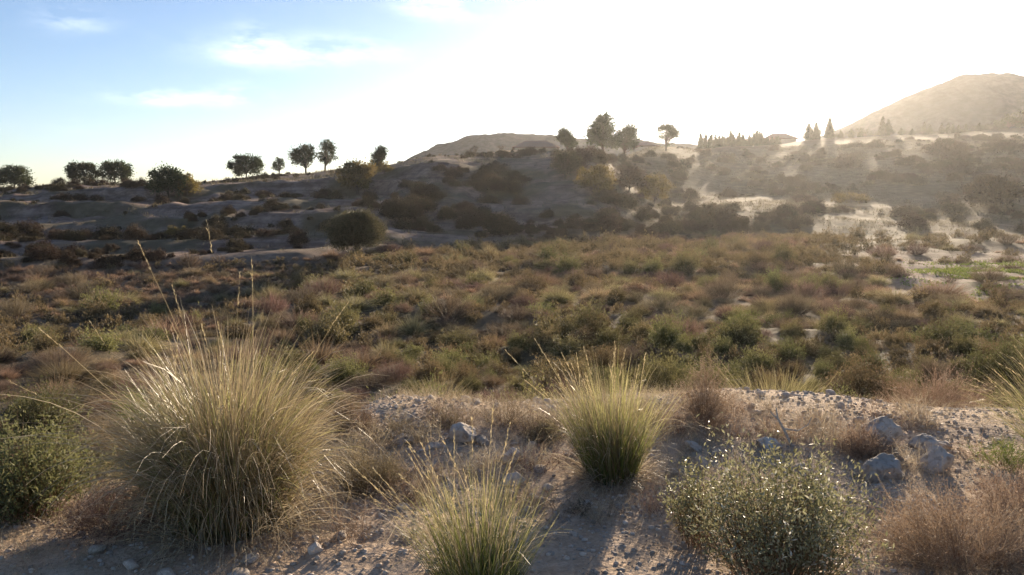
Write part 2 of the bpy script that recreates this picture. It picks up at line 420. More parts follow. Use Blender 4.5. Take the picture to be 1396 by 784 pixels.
# ------------------------------------------------------------------ ground sheet
ang = np.concatenate([np.arange(-180, -48, 4.0), np.arange(-48, 48, .28), np.arange(48, 180.1, 4.0)])
ang = np.radians(ang); rad = np.concatenate([[0.05], np.geomspace(.4, 720, 420)])
A, R = np.meshgrid(ang, rad)
gx, gy = (R * np.sin(A)).ravel(), (R * np.cos(A)).ravel()
gz = height(gx, gy)
nA, nR = len(ang), len(rad)
ii = (np.arange(nR - 1)[:, None] * nA + np.arange(nA - 1)[None, :]).ravel()
quads = np.stack([ii, ii + 1, ii + 1 + nA, ii + nA], 1)[:, ::-1]
def veg_mask(x, y):
    """where the ground carries dry grass litter rather than bare earth; the sunlit right slopes are darkened too"""
    yy = np.maximum(y, .5); r = x / yy
    base = np.interp(np.clip(r, _pr[0], _pr[-1]), _pr, _base)
    val = sstep(1.0, 4.0, y - edge_y(x)) * (1 - sstep(-2, 5, y - base))
    flat = sstep(.44, .52, r) * sstep(25, 31, y) + sstep(.36, .46, r) * sstep(34, 40, y)
    val = val * (1 - np.clip(flat, 0, 1))
    sl = sstep(0, 6, y - base) * (.08 + .85 * sstep(-.02, .22, fbm(x * .22, y * .34, 4, 31)))
    sl = np.maximum(sl, sstep(.09, .2, r) * sstep(34, 60, y) * (.9 + .2 * fbm(x * .15, y * .25, 3, 33)))  # right slopes: dry grass, and colour darkened to tone down sunlit patches
    return np.clip(val * (.8 + .4 * fbm(x * .3, y * .3, 2, 32)) + sl, 0, 1)
baseA = np.interp(np.clip(gx / np.maximum(gy, .5), _pr[0], _pr[-1]), _pr, _base)
slopeA = np.maximum(sstep(-6, 4, gy - baseA), sstep(.28, .38, gx / np.maximum(gy, .5)) * sstep(14, 22, gy) * .85)
slopeA = np.maximum(slopeA, .9 * sstep(1.2, 3.5, gy - edge_y(gx)))
greenA = np.exp(-(((gx / np.maximum(gy, .5)) - .60) / .05) ** 2 - ((gy - 33) / 5.5) ** 2) * (gy > 5)
ground = build('ground', np.stack([gx, gy, gz], 1), [quads], M['soil'], attrs={'veg': veg_mask(gx, gy), 'slope': slopeA, 'green': greenA}, smooth=True)
tag(ground, kind='structure')

# ------------------------------------------------------------------ far hills
def ridge(name, outline, D, depth, seed, amp, label=None):
    xs = np.array([ray(X, Y)[0] * D for X, Y in outline]); zs = np.array([EYE + ray(X, Y)[1] * D for X, Y in outline])
    u = np.linspace(xs[0], xs[-1], 260); v = np.linspace(-1, 1, 90)
    U, W = np.meshgrid(u, v)
    top = np.interp(U, xs, zs)
    ker = np.exp(-(np.arange(-5, 6) / 2.5) ** 2); ker /= ker.sum()
    top = np.stack([np.convolve(np.pad(row, 5, mode='edge'), ker, 'valid') for row in top])
    top = top + (fbm(U * .25, U * 0, 3, seed + 9) * .5 + fbm(U * .9, U * 0, 2, seed + 11) * .25)
    prof = np.clip(1 - np.abs(W) ** 1.4, 0, 1)
    gul = fbm(U * .04, W * depth * .016, 4, seed) * amp * (np.abs(W) ** .5) * prof
    Z = -28 + (top + 28) * prof + gul * 1.0 + fbm(U * .06, W * depth * .06, 3, seed + 3) * amp * .12
    Yw = D + W * depth
    nU = len(u); i = (np.arange(len(v) - 1)[:, None] * nU + np.arange(nU - 1)[None, :]).ravel()
    o = build(name, np.stack([U.ravel(), Yw.ravel(), Z.ravel()], 1), [np.stack([i, i + 1, i + 1 + nU, i + nU], 1)], M['hill'], smooth=True)
    return tag(o, kind='structure')
ridge('far_hill', [(430, 262), (510, 238), (553, 219), (575, 207), (600, 198), (650, 187), (690, 182), (740, 185), (790, 188), (830, 192), (900, 198), (950, 197), (990, 205), (1040, 230)], 340, 90, 41, 9)
ridge('mountain', [(1010, 230), (1090, 196), (1160, 171), (1200, 153), (1240, 130), (1280, 112), (1310, 104), (1345, 101), (1396, 104), (1470, 112), (1560, 140), (1700, 190), (1820, 250)], 330, 100, 51, 13)

# ------------------------------------------------------------------ plant makers
def m_green_shrub(nsprig, nleaf, ll, lw):
    """a low dome of leafy sprigs, about 1 m wide and 0.6 m tall"""
    g = Geo()
    d = rand_dirs(nsprig, -.02, 1); lump = 1 + .28 * np.sin(d[:, 0] * 5 + rng.uniform(0, 6)) * np.cos(d[:, 1] * 4 + rng.uniform(0, 6))
    tipp = d * np.array([.5, .5, .62]) * (lump * rng.uniform(.72, 1.05, nsprig))[:, None]
    tipp[:, 2] = np.abs(tipp[:, 2]) + .04
    root = tipp * np.array([.18, .18, 0]) + rng.normal(size=(nsprig, 3)) * .03; root[:, 2] = 0
    t = rng.uniform(.35, 1, (nsprig, nleaf))
    c = root[:, None] + (tipp - root)[:, None] * t[..., None] + rng.normal(size=(nsprig, nleaf, 3)) * .025
    ax = (tipp - root)[:, None] * .8 + rng.normal(size=(nsprig, nleaf, 3)) * .35 + np.array([0, 0, .35])
    vv = np.clip(np.repeat(rng.random(nsprig)[:, None], nleaf, 1) * .6 + rng.random((nsprig, nleaf)) * .4, 0, 1)
    leaves(g, c.reshape(-1, 3), ax.reshape(-1, 3), rng.uniform(.7, 1.3, nsprig * nleaf) * ll, lw, var=vv.ravel(), tip=t.ravel())
    blades(g, root[: nsprig // 2], (tipp - root)[: nsprig // 2], np.linalg.norm(tipp - root, axis=1)[: nsprig // 2] * .9, .008, .0, 2, var=0)
    return g
def m_dry_tuft(n, w, segs=3):
    """upright wispy bunch of dry grass, about 0.9 m wide and 0.7 m tall"""
    g = Geo()
    d = rand_dirs(n, .02, 1); d = unit(d + rng.normal(size=(n, 3)) * .1); d[:, 2] = np.abs(d[:, 2])
    lump = 1 + .2 * np.sin(d[:, 0] * 5 + rng.uniform(0, 6)) * np.cos(d[:, 1] * 4 + rng.uniform(0, 6))
    root = d * np.array([.16, .16, 0]) + rng.normal(size=(n, 3)) * np.array([.05, .05, 0])
    L = rng.uniform(.3, .5, n) * lump * (1 + .5 * (rng.random(n) < .06))
    blades(g, root, d, L, w, rng.uniform(0, .5, n), segs, wind=(-.1, 0, 0), wob=.3)
    return g
def m_broom(n, w, twigs=5):
    """fuzzy brown broom of branching twigs, about 1 m wide, 0.75 m tall"""
    g = Geo()
    d = rand_dirs(n, .1, 1); d[:, 2] += .25
    root = d * np.array([.15, .15, 0]); L = rng.uniform(.35, .52, n)
    P, dd = blades(g, root, d, L, w * 1.3, .0, 3, wob=.35)
    rp = np.repeat(root + (P - root) * .45, twigs, 0) + (np.repeat(P - root, twigs, 0)) * (rng.random((n * twigs, 1)) * .55)
    td = np.repeat(unit(P - root), twigs, 0) + rng.normal(size=(n * twigs, 3)) * .45 + np.array([0, 0, .3])
    blades(g, rp, td, rng.uniform(.08, .2, n * twigs), w, .05, 2, wob=.3)
    return g
def m_slope_shrub(ncl, nl, ls):
    """rounded twiggy bush 1 m wide and 0.8 m tall, leafy to the ground"""
    g = Geo()
    d = rand_dirs(ncl, -.05, 1); c = d * np.array([.46, .46, .46]) * (1 + .35 * np.sin(d[:, 0] * 4 + rng.uniform(0, 6)) * np.cos(d[:, 1] * 4 + rng.uniform(0, 6)))[:, None] * rng.uniform(.45, 1.0, ncl)[:, None] ** .6
    c[:, 2] = np.abs(c[:, 2]) + .05
    cc = c[:, None] + rng.normal(size=(ncl, nl, 3)) * .075
    ax = cc * 1.2 + rng.normal(size=(ncl, nl, 3)) * .4
    vv = np.clip(np.repeat(rng.random(ncl)[:, None], nl, 1) * .6 + rng.random((ncl, nl)) * .4, 0, 1)
    leaves(g, cc.reshape(-1, 3), ax.reshape(-1, 3), ls * rng.uniform(.6, 1.4, ncl * nl), ls * .45, var=vv.ravel())
    k = min(14, ncl)
    blades(g, np.zeros((k, 3)), c[:k], .6, .025, .0, 2, var=0)
    return g

def scatter_kind(name, makers, mat, spots, label, cat, group, limit, lowres=None, stuff=None, fine=()):
    """spots: array x, y, scale; the largest-looking become things, the others join the stuff list"""
    protos = [g.make(name, mat, link=False).data for g in makers]
    fine = [g.make(name, mat, link=False).data for g in fine]
    size = spots[:, 2] / np.hypot(spots[:, 0], spots[:, 1]) * (np.abs(spots[:, 0] / spots[:, 1]) < .68)
    order = np.argsort(-size)
    zz = height(spots[:, 0], spots[:, 1])
    lab = label if callable(label) else (lambda x, y: (label, group))
    for k, i in enumerate(order[:limit]):
        x, y, s = spots[i]
        o = bpy.data.objects.new(name, fine[k % len(fine)] if fine and y < 15 else protos[k % len(protos)]); COL.objects.link(o)
        o.location = (x, y, zz[i] - .03 * s); o.rotation_euler = (0, 0, rng.uniform(0, 6.28))
        o.scale = (s * rng.uniform(.85, 1.2), s * rng.uniform(.85, 1.2), s * rng.uniform(.6, 1.25))
        l, gr = lab(x, y); tag(o, l, cat, gr)
    if lowres is not None and len(order) > limit:
        arrs = [g.arrays() for g in lowres]
        for k, i in enumerate(order[limit:]):
            V, F, a, b = arrs[k % len(arrs)]
            x, y, s = spots[i]; th = rng.uniform(0, 6.28); ct, st = math.cos(th), math.sin(th)
            sx, sy, sz = s * rng.uniform(.85, 1.2), s * rng.uniform(.85, 1.2), s * rng.uniform(.8, 1.2)
            W = np.stack([V[:, 0] * sx * ct - V[:, 1] * sy * st + x, V[:, 0] * sx * st + V[:, 1] * sy * ct + y, V[:, 2] * sz + zz[i] - .03 * s], 1)
            stuff.add(W, quads=F[0], var=np.clip(a + rng.uniform(-.25, .25), 0, 1), tip=b)

# ------------------------------------------------------------------ valley scrub
def valley_spots():
    out = []
    P = []
    n = 60000
    d = np.sqrt(rng.uniform(6.5 ** 2, 72.0 ** 2, n)); r = rng.uniform(-.78, .78, n)
    x = r * d
    base = np.interp(r, _pr, _base)
    ok = (d > edge_y(x) + 1.7) & (d < base + 1)
    flat = (sstep(.45, .50, r + .05 * fbm(d * .2, r * 5, 2, 70)) * (d > 26) + sstep(.33, .46, r + .06 * fbm(d * .2, r * 5, 2, 71)) * (d > 36))
    ok &= rng.random(n) > np.clip(flat, 0, .985)
    # bare patches
    bare = (fbm(x * .11, d * .11, 3, 72) > .56) & (r < .2)
    ok &= ~bare
    x, d = x[ok], d[ok]
    cell = {}
    for xx, yy in zip(x, d):
        s = .42 + 1.05 * random.random() ** 2.0
        rad_ = .46 * s
        k = (int(xx // 1.2), int(yy // 1.2)); good = True
        for i in (-1, 0, 1):
            for j in (-1, 0, 1):
                for (qx, qy, qr) in cell.get((k[0] + i, k[1] + j), ()):
                    if (qx - xx) ** 2 + (qy - yy) ** 2 < (rad_ + qr) ** 2 * .78: good = False; break
                if not good: break
            if not good: break
        if good:
            cell.setdefault(k, []).append((xx, yy, rad_)); out.append((xx, yy, s))
    return np.array(out)
vs = valley_spots()
kindn = fbm(vs[:, 0] * .13, vs[:, 1] * .13, 3, 80) + rng.normal(size=len(vs)) * .28 + .1 * np.clip((vs[:, 0] / vs[:, 1] - .25) * 2, 0, 1) - .35 * sstep(15, 9, vs[:, 1])
green = kindn > .07; dry = (kindn <= .07) & (rng.random(len(vs)) < .5); broom = ~(green | dry)
scrub_g, scrub_d, scrub_b = Geo(), Geo(), Geo()
def vlab(kind):
    def f(x, y):
        r = x / y
        side = 'left of the olive-shaped tree' if r < -.22 else ('below the right-hand bare field' if r > .3 else 'in the middle of the valley')
        dist = 'just beyond the stony bank' if y < 16 else side
        return f'{kind} {dist}', f'{kind} {dist}'
    return f
scatter_kind('green_shrub', [m_green_shrub(230, 13, .055, .02) for _ in range(6)], M['green_shrub'], vs[green], vlab('low grey-green shrub'), 'shrub', None, 300, [m_green_shrub(60, 8, .1, .04) for _ in range(4)], scrub_g, [m_green_shrub(420, 18, .034, .012) for _ in range(3)])
scatter_kind('dry_grass_tuft', [m_dry_tuft(1100, .010) for _ in range(6)], M['dry_tuft'], vs[dry], vlab('straw-coloured tuft of dry grass'), 'grass tuft', None, 300, [m_dry_tuft(260, .026, 2) for _ in range(4)], scrub_d, [m_dry_tuft(2600, .0045, 4) for _ in range(3)])
scatter_kind('brown_shrub', [m_broom(200, .009) for _ in range(6)], M['broom'], vs[broom], vlab('fuzzy brown twiggy shrub'), 'shrub', None, 300, [m_broom(50, .022, 4) for _ in range(4)], scrub_b, [m_broom(340, .0045, 7) for _ in range(3)])
print('valley', len(vs), green.sum(), dry.sum(), broom.sum())
for nm, g, mk in (('far_green_scrub', scrub_g, 'green_shrub'), ('far_dry_grass', scrub_d, 'dry_tuft'), ('far_brown_scrub', scrub_b, 'broom')):
    if g.n: tag(g.make(nm, M[mk]), kind='stuff')

# ------------------------------------------------------------------ shrubs on the slopes
def slope_spots():
    n = 14000; out = []
    r = rng.uniform(-.74, .74, n); base = np.interp(r, _pr, _base)
    d = base + 1 + rng.random(n) ** 1.1 * 110; x = r * d
    Lr = np.interp(r, _pr, [p[-4] for p in _pd])
    dens = fbm(x * .09, d * .16, 3, 90)
    flatr = sstep(.16, .24, r) * sstep(84, 88, d) * sstep(112, 108, d)
    ok = (d < Lr + 2) & (rng.random(n) < np.clip(-.03 + .85 * dens, .010, .6) * sstep(Lr + 3, Lr - 6, d)) & (rng.random(n) > flatr * .97)
    ok &= ~((r > .36) & (d < 78) & (rng.random(n) < .9))
    x, d, r = x[ok], d[ok], r[ok]
    for xx, yy, rr in zip(x, d, r):
        s = (.45 + 1.35 * random.random() ** 2.0) * (1 + .2 * (rr > .1)) * (1 - .55 * float(sstep(-22, -5, yy - np.interp(rr, _pr, [p[-4] for p in _pd]))))
        if all((qx - xx) ** 2 + (qy - yy) ** 2 > (.33 * (s + qs)) ** 2 for qx, qy, qs in out): out.append((xx, yy, s))
    return np.array(out)
ss = slope_spots()
extra = [hit(X, Y) for X, Y in ((575, 262), (600, 232), (612, 250), (655, 260), (690, 255), (560, 285), (640, 285), (700, 240), (795, 219), (806, 213), (816, 223), (832, 216), (843, 232), (786, 229), (870, 222))] + [hit(random.uniform(515, 720), random.uniform(225, 318)) for _ in range(34)]
ss = np.concatenate([ss, [(p.x, p.y, random.uniform(.8, 2.2)) for p in extra]])
extra = [(hit(random.uniform(x0, x1), random.uniform(y0, y1)), random.uniform(a_, b_)) for x0, x1, y0, y1, n_, a_, b_ in ((940, 1110, 285, 318, 12, 1.3, 2.4), (1150, 1320, 198, 252, 30, 1.5, 4.0), (1225, 1340, 288, 312, 8, 1.2, 2.4), (990, 1110, 215, 255, 12, 1.3, 3.0), (1330, 1396, 200, 250, 8, 1.5, 3.5), (915, 995, 212, 280, 14, 1.0, 2.4)) for _ in range(n_)]
ss = np.concatenate([ss, [(p.x, p.y, q_) for p, q_ in extra]])
print('slope', len(ss))
def slab(x, y):
    r = x / y
    if r < -.2: return 'dark shrub on the shaded terraces under the left-hand pines', 'shrubs on the left terraces'
    if r < .15: return 'dark bush on the shaded bare slope below the middle ridge', 'bushes on the middle slope'
    return 'sun-hazed bush on the terraced fields of the right-hand slope', 'bushes on the right terraces'
scrub_s = Geo()
gl = np.array([(np.interp(y_, [16, 27, 36, 41], [-10.6, -8.1, -8.5, -8.9]) - random.uniform(.5, 1.5), y_, random.uniform(.7, 1.25)) for y_ in np.linspace(15.5, 40, 24)])  # dark shrubs added along the gully to strengthen its shadow band
scatter_kind('gully_shade_shrub', [m_slope_shrub(200, 26, .04) for _ in range(3)], M['slope_shrub'], gl, 'dark shrub added to deepen the shade in the gully crossing the left part of the valley', 'shrub', 'shrubs added to darken the left gully', 300)
left = ss[:, 0] / ss[:, 1] < .05
low_s = [m_slope_shrub(40, 8, .17) for _ in range(4)]
mk_s = [m_slope_shrub(150, 22, .065) for _ in range(6)]
scatter_kind('slope_shrub', mk_s, M['slope_shrub'], ss[left], slab, 'shrub', None, 290, low_s, scrub_s)
scatter_kind('terrace_bush', mk_s, M['slope_shrub'], ss[~left], slab, 'bush', None, 290, low_s, scrub_s)
if scrub_s.n: tag(scrub_s.make('far_slope_scrub', M['slope_shrub']), kind='stuff')

# ------------------------------------------------------------------ trees
def tree(name, label, cat, X, ybase, ytop, wpx, d, mat, style, group=None, ncl=90, nl=70, seed=0, lean=0.0, asym=0.0):
    base = at(X, ybase, d); base.z = hz(base.x, base.y) - .05
    H = (EYE + ray(X, ytop)[1] * d) - base.z
    W = wpx / FX * d
    root = thing(name, label, cat, base, 0, group)
    g = Geo(); tg = Geo()
    if style == 'cypress':
        n = ncl * nl; h = rng.random(n) ** 1.1; a = rng.uniform(0, 2 * PI, n)
        rr = W / 2 * np.sin(np.clip(.12 + (1 - h) * .95, 0, 1) * PI / 2) ** 1.2 * rng.uniform(.55, 1.05, n) * (1 - .75 * h ** 3)
        c = np.stack([rr * np.cos(a), rr * np.sin(a), H * (.04 + .94 * h)], 1)
        ax = np.stack([np.cos(a) * .5, np.sin(a) * .5, np.full(n, 1.0)], 1) + rng.normal(size=(n, 3)) * .25
        leaves(g, c, ax, rng.uniform(.05, .09, n) * H + .15, .03 * H + .12)
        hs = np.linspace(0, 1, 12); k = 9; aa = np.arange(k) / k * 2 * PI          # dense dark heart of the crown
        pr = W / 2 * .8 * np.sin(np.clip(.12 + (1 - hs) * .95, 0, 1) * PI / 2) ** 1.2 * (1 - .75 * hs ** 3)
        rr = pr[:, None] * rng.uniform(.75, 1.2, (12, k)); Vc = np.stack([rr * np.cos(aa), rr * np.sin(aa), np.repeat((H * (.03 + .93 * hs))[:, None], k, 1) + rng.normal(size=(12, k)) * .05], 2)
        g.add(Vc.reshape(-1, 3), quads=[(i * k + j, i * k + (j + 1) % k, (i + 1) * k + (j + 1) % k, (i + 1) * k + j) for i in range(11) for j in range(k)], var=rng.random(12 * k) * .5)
        tube(tg, [(0, 0, 0), (0, 0, H * .5), (0, 0, H * .9)], [.12, .08, .03], 6)
    else:
        spec = {  # crown: bottom, centre height, flat radius factors
            'round': (.05, .58, .46), 'bush': (.02, .5, .5), 'olive': (.2, .5, .5), 'tall': (.14, .62, .40), 'bare': (.3, .65, .4)}[style]
        zb, zc, _ = spec
        dirs = rand_dirs(ncl, -.75 if style != 'round' else -.85, 1)
        lump = 1 + .22 * np.sin(dirs[:, 0] * 4 + seed) * np.cos(dirs[:, 1] * 5 + seed * 2) + .12 * np.sin(dirs[:, 2] * 9 + seed)
        rad_ = rng.uniform(.25, 1, ncl) ** .5 * (lump if style != 'round' else 1 + .35 * (lump - 1))
        cen = np.array([lean * H, 0, H * (zb + 1) / 2])
        c = cen + dirs * np.array([W / 2, W / 2, H * (1 - zb) / 2]) * rad_[:, None] * .88
        if style == 'tall':     # a few separate limbs of foliage with gaps between
            nlob = 7 if style == 'tall' else 10
            ld = rand_dirs(nlob, -.5, 1); ld[:, 2] = np.linspace(-.75 if style == 'tall' else -.35, .85, nlob)
            ld[:, :2] = unit(ld[:, :2]) * np.sqrt(np.maximum(.08, 1 - ld[:, 2:3] ** 2))
            lr = rng.uniform(.34, .52, nlob) if style == 'tall' else rng.uniform(.36, .5, nlob); wl = rng.integers(0, nlob, ncl)
            rel = ld[wl] * .58 + rand_dirs(ncl, -.7, 1) * lr[wl][:, None] * rng.random((ncl, 1)) ** .4
            c = cen + rel * np.array([W / 2, W / 2, H * (1 - zb) / 2])
        c[:, 0] += asym * W * (c[:, 2] / H - .5) 
        if style == 'round':      # umbrella: nothing under the rim but the limbs
            low = c[:, 2] < H * .12
            c[low, 2] = H * (.1 + .12 * rng.random(low.sum()))
        c[:, 2] = np.clip(c[:, 2], H * zb + .1, H)
        th = .035 * H
        tp = np.array([[0, 0, -.1], [lean * H * .25, 0, H * .2], [lean * H * .7, .03 * H, H * .45], [lean * H, 0, H * .7]])
        tube(tg, tp, [th, th * .8, th * .6, th * .3], 7)
        k = min(ncl, 22)
        for q in c[:k]:
            st = np.array([lean * H * .4, 0, H * rng.uniform(.15, .4)])
            mid = st * .45 + q * .55 + np.array([0, 0, -.04 * H])
            tube(tg, [st, mid, q], [th * .45, th * .28, th * .1], 5)
        if style == 'bare':
            for q in c:
                blades(tg, np.repeat(q[None], 14, 0) * .9, rng.normal(size=(14, 3)) * .6 + (q - cen) / max(W, .1), .22 * H, .03, .05, 3, wob=.4)
            root_c = None
        else:
            cr = .066 * (W + H) / 2 * rng.uniform(.7, 1.3, ncl)
            cc = c[:, None] + rng.normal(size=(ncl, nl, 3)) * cr[:, None, None] * np.array([1, 1, .75])
            ax = (cc - (c - (c - cen) * .3)[:, None]) * 1.0 + rng.normal(size=(ncl, nl, 3)) * .25 + np.array([0, 0, .25])
            vv = np.clip(np.repeat(rng.random(ncl)[:, None], nl, 1) * .65 + rng.random((ncl, nl)) * .35, 0, 1)
            ls = np.clip(.06 * (W + H) / 2, .12, .5) * (.45 if style == 'olive' else 1)
            leaves(g, cc.reshape(-1, 3), ax.reshape(-1, 3), ls * rng.uniform(.7, 1.4, ncl * nl), ls * .5, var=vv.ravel())
    tg.make('trunk', M['bark'], root, smooth=True)
    if g.n: g.make('crown', mat, root)
    return root
P = M['pine']
tree('pine_tree', 'round umbrella pine alone at the far left end of the skyline', 'tree', 20, 260, 227, 48, 112, P, 'round', seed=1)
tree('pine_tree', 'left one of two round pines standing close together on the left skyline', 'tree', 115, 253, 220, 42, 114, P, 'round', seed=2)
tree('pine_tree', 'right one of two round pines standing close together on the left skyline', 'tree', 157, 251, 218, 42, 115, P, 'round', seed=3)
tree('bushy_pine', 'dark bushy pine leafy to the ground on the left terrace edge', 'tree', 230, 279, 227, 50, 80, P, 'bush', seed=4)
tree('bushy_pine', 'sunlit olive-green bush pressed against the dark bushy pine', 'tree', 256, 277, 236, 38, 81, M['gold_pine'], 'bush', seed=5, ncl=50)
tree('pine_tree', 'wide dark pine on the skyline above the bushy terrace pine', 'tree', 336, 246, 212, 46, 116, P, 'round', seed=6)
tree('pine_tree', 'small slim young pine on the skyline left of the loose pair', 'tree', 381, 240, 214, 17, 116, P, 'tall', seed=7, ncl=40)
tree('pine_tree', 'dense left tree of the loose pair on the middle left skyline', 'tree', 417, 238, 196, 36, 116, P, 'tall', seed=8, ncl=60)
tree('pine_tree', 'airy right tree of the loose pair with bare trunk showing', 'tree', 443, 236, 191, 32, 117, P, 'tall', seed=9, ncl=42, lean=.06)
tree('golden_pine', 'golden-brown bushy pine at the top of the bare slope', 'tree', 487, 268, 217, 50, 84, M['gold_pine'], 'bush', seed=10, ncl=90)
tree('pine_tree', 'slim dark pine leaning right behind the golden bushy pine', 'tree', 512, 262, 196, 26, 90, P, 'tall', seed=11, lean=.12, ncl=60)
tree('golden_pine', 'low golden bush under the leaning slim pine', 'tree', 524, 262, 222, 26, 89, M['gold_pine'], 'bush', seed=12, ncl=40)
tree('olive_tree', 'round brown olive-like tree at the foot of the dark slope', 'tree', 487, 366, 290, 78, 44.5, M['olive'], 'olive', seed=13, ncl=240, nl=240)
tree('small_tree', 'small round yellow-green bush halfway up the dark left terraces', 'bush', 244, 334, 309, 34, 56, M['gold_pine'], 'bush', seed=14, ncl=40)
tree('bare_tree', 'leafless small tree left of the house roof on the skyline', 'tree', 648, 213, 197, 28, 122, P, 'bare', seed=15, ncl=20)
tree('bare_tree', 'leafless small tree nearest the brown house roof', 'tree', 683, 210, 196, 22, 124, P, 'bare', seed=16, ncl=16)
tree('pine_tree', 'upright pine on the skyline right of the brown roof', 'tree', 773, 218, 173, 28, 126, P, 'tall', seed=17)
tree('pine_tree', 'largest pine of the middle skyline with a spreading crown', 'tree', 822, 208, 156, 48, 130, P, 'tall', seed=18, ncl=110)
tree('pine_tree', 'rounded lower pine touching the largest skyline pine', 'tree', 852, 208, 168, 32, 131, P, 'tall', seed=19, ncl=60)
tree('pine_tree', 'single loose pine between the big pines and the cypress row', 'tree', 908, 202, 166, 30, 150, P, 'tall', seed=20, ncl=44)
for k in range(26):
    X = 953 + k * 4.3 + random.uniform(-1.6, 1.6); yt = 187.5 - random.random() ** 2.2 * 9 - (4 if 17 < k < 21 else 0) + (3 if k in (11, 12, 15) else 0)
    tree('cypress_tree', 'small cypress in the dark crowded row on the skyline right of centre', 'tree', X, 202, yt, random.uniform(7, 13), 186 + random.uniform(-3, 3), M['cypress'], 'cypress', 'cypress row on the skyline', 16, 16)
tree('cypress_tree', 'broad left cypress of the clump beneath the brightest sky', 'tree', 1102, 194, 169, 14, 200, M['cypress'], 'cypress', None, 20, 24)
tree('cypress_tree', 'broad right cypress of the clump beneath the brightest sky', 'tree', 1112, 194, 168, 15, 201, M['cypress'], 'cypress', None, 20, 24)
tree('cypress_tree', 'tall single cypress standing clear under the brightest sky', 'tree', 1130, 193, 162, 14, 202, M['cypress'], 'cypress', None, 20, 24)
tree('cypress_tree', 'tall left cypress of the pair at the mountain foot', 'tree', 1202, 188, 160, 10, 205, M['cypress'], 'cypress', None, 20, 24)
tree('cypress_tree', 'shorter right cypress of the pair at the mountain foot', 'tree', 1210, 188, 164, 12, 206, M['cypress'], 'cypress', None, 20, 24)
for k, (X, yt) in enumerate([(1146, 178), (1160, 176), (1172, 180), (1228, 175), (1243, 176), (1259, 167), (1267, 170), (1283, 169), (1292, 168), (1298, 170), (1306, 171), (1316, 170), (1334, 168)]):
    tree('cypress_tree', 'tiny thin cypress scattered along the skyline below the mountain', 'tree', X, 187, yt, 8, 207, M['cypress'], 'cypress', 'scattered cypresses below the mountain', 14, 14)
for X, yt, w, d, l in ((1350, 170, 34, 208, 'low broad tree left in the grove at the right picture edge'), (1374, 160, 40, 206, 'middle broad tree in the grove at the right picture edge'), (1400, 149, 46, 204, 'tallest broad tree in the grove at the right picture edge')):
    tree('grove_tree', l, 'tree', X, 184, yt, w, d, M['pine'], 'bush', None, 60, 40, seed=X)
for X, yb, yt, w_, d_, mt, l in ((770, 240, 203, 40, 83, 'slope_shrub', 'dark green bush below the upright pine beside the roof'), (812, 262, 228, 60, 75, 'gold_pine', 'broad olive bush on the mound under the largest pine'),
        (858, 258, 226, 50, 86, 'slope_shrub', 'middle bush of the mound below the rounded lower pine'), (893, 262, 238, 44, 92, 'gold_pine', 'golden bush at the right end of the mound'), (705, 262, 240, 40, 84, 'slope_shrub', 'reddish dark bush high on the bare middle slope')):
    tree('field_bush', l, 'bush', X, yb, yt, w_, d_, M[mt], 'bush', None, 80, 50, seed=X)
for k in range(24):
    X = 1138 + k * 10 + random.uniform(-4, 4)
    tree('low_tree', 'low dark tree in the broken treeline on the skyline below the mountain', 'tree', X, 192, 181 - random.random() * 9 - max(0, X - 1300) * .06, random.uniform(12, 24), 208 + random.uniform(-3, 3), M['cypress'], 'bush', 'low treeline below the mountain', 30, 24, seed=X)
tree('field_bush', 'largest round bush on the right-hand terrace wall', 'bush', 1355, 290, 242, 74, 90, M['slope_shrub'], 'bush', None, 110, 60, seed=31)
tree('field_bush', 'left small bush of the pair on the pale right terrace', 'bush', 1286, 279, 262, 22, 98, M['slope_shrub'], 'bush', None, 40, 40, seed=32)
tree('field_bush', 'right small bush of the pair on the pale right terrace', 'bush', 1301, 279, 263, 20, 98, M['slope_shrub'], 'bush', None, 40, 40, seed=33)
tree('field_bush', 'golden low hedge-like bush on the pale field terrace', 'bush', 1160, 284, 263, 52, 100, M['gold_pine'], 'bush', None, 60, 40, seed=34)
tree('field_bush', 'low olive bush left of the golden field bush', 'bush', 1094, 283, 266, 36, 101, M['slope_shrub'], 'bush', None, 50, 40, seed=35)

# ------------------------------------------------------------------ houses on the skyline
def house(label, X, ytop, yeave, wpx, d, depth):
    c = at(X, ytop, d); e = at(X, yeave, d); W = wpx / FX * d
    zt, ze = c.z, e.z; zg = hz(c.x, d) - .3
    zt = max(zt, ze + .8)
    root = thing('house', label, 'house', (c.x, d, zg))
    h, rh = ze - zg, zt - zg; x, y = W / 2, depth / 2
    V = [(-x, -y, 0), (x, -y, 0), (x, y, 0), (-x, y, 0), (-x, -y, h), (x, -y, h), (x, y, h), (-x, y, h)]
    build('wall', V, [[(0, 1, 5, 4), (1, 2, 6, 5), (2, 3, 7, 6), (3, 0, 4, 7)]], M['wall'], root)
    o = .5; x += o; y += o
    V = [(-x, -y, h), (x, -y, h), (x, y, h), (-x, y, h), (-x * .45, 0, rh), (x * .45, 0, rh), (-x, -y, h - .2), (x, -y, h - .2), (x, y, h - .2), (-x, y, h - .2)]
    build('roof', V, [[(0, 1, 5, 4), (2, 3, 4, 5), (6, 7, 1, 0), (7, 8, 2, 1), (8, 9, 3, 2), (9, 6, 0, 3), (9, 8, 7, 6)], [(1, 2, 5), (3, 0, 4)]], M['roof'], root)
    return root
house('brown hipped roof showing over the middle ridge', 730, 192, 202, 56, 175, 9)
house('small brown roof showing between the big pines and the loose pine', 880, 194, 200, 24, 195, 8)
house('low flat-looking house among cypresses under the brightest sky', 1062, 182, 190, 34, 214, 8)

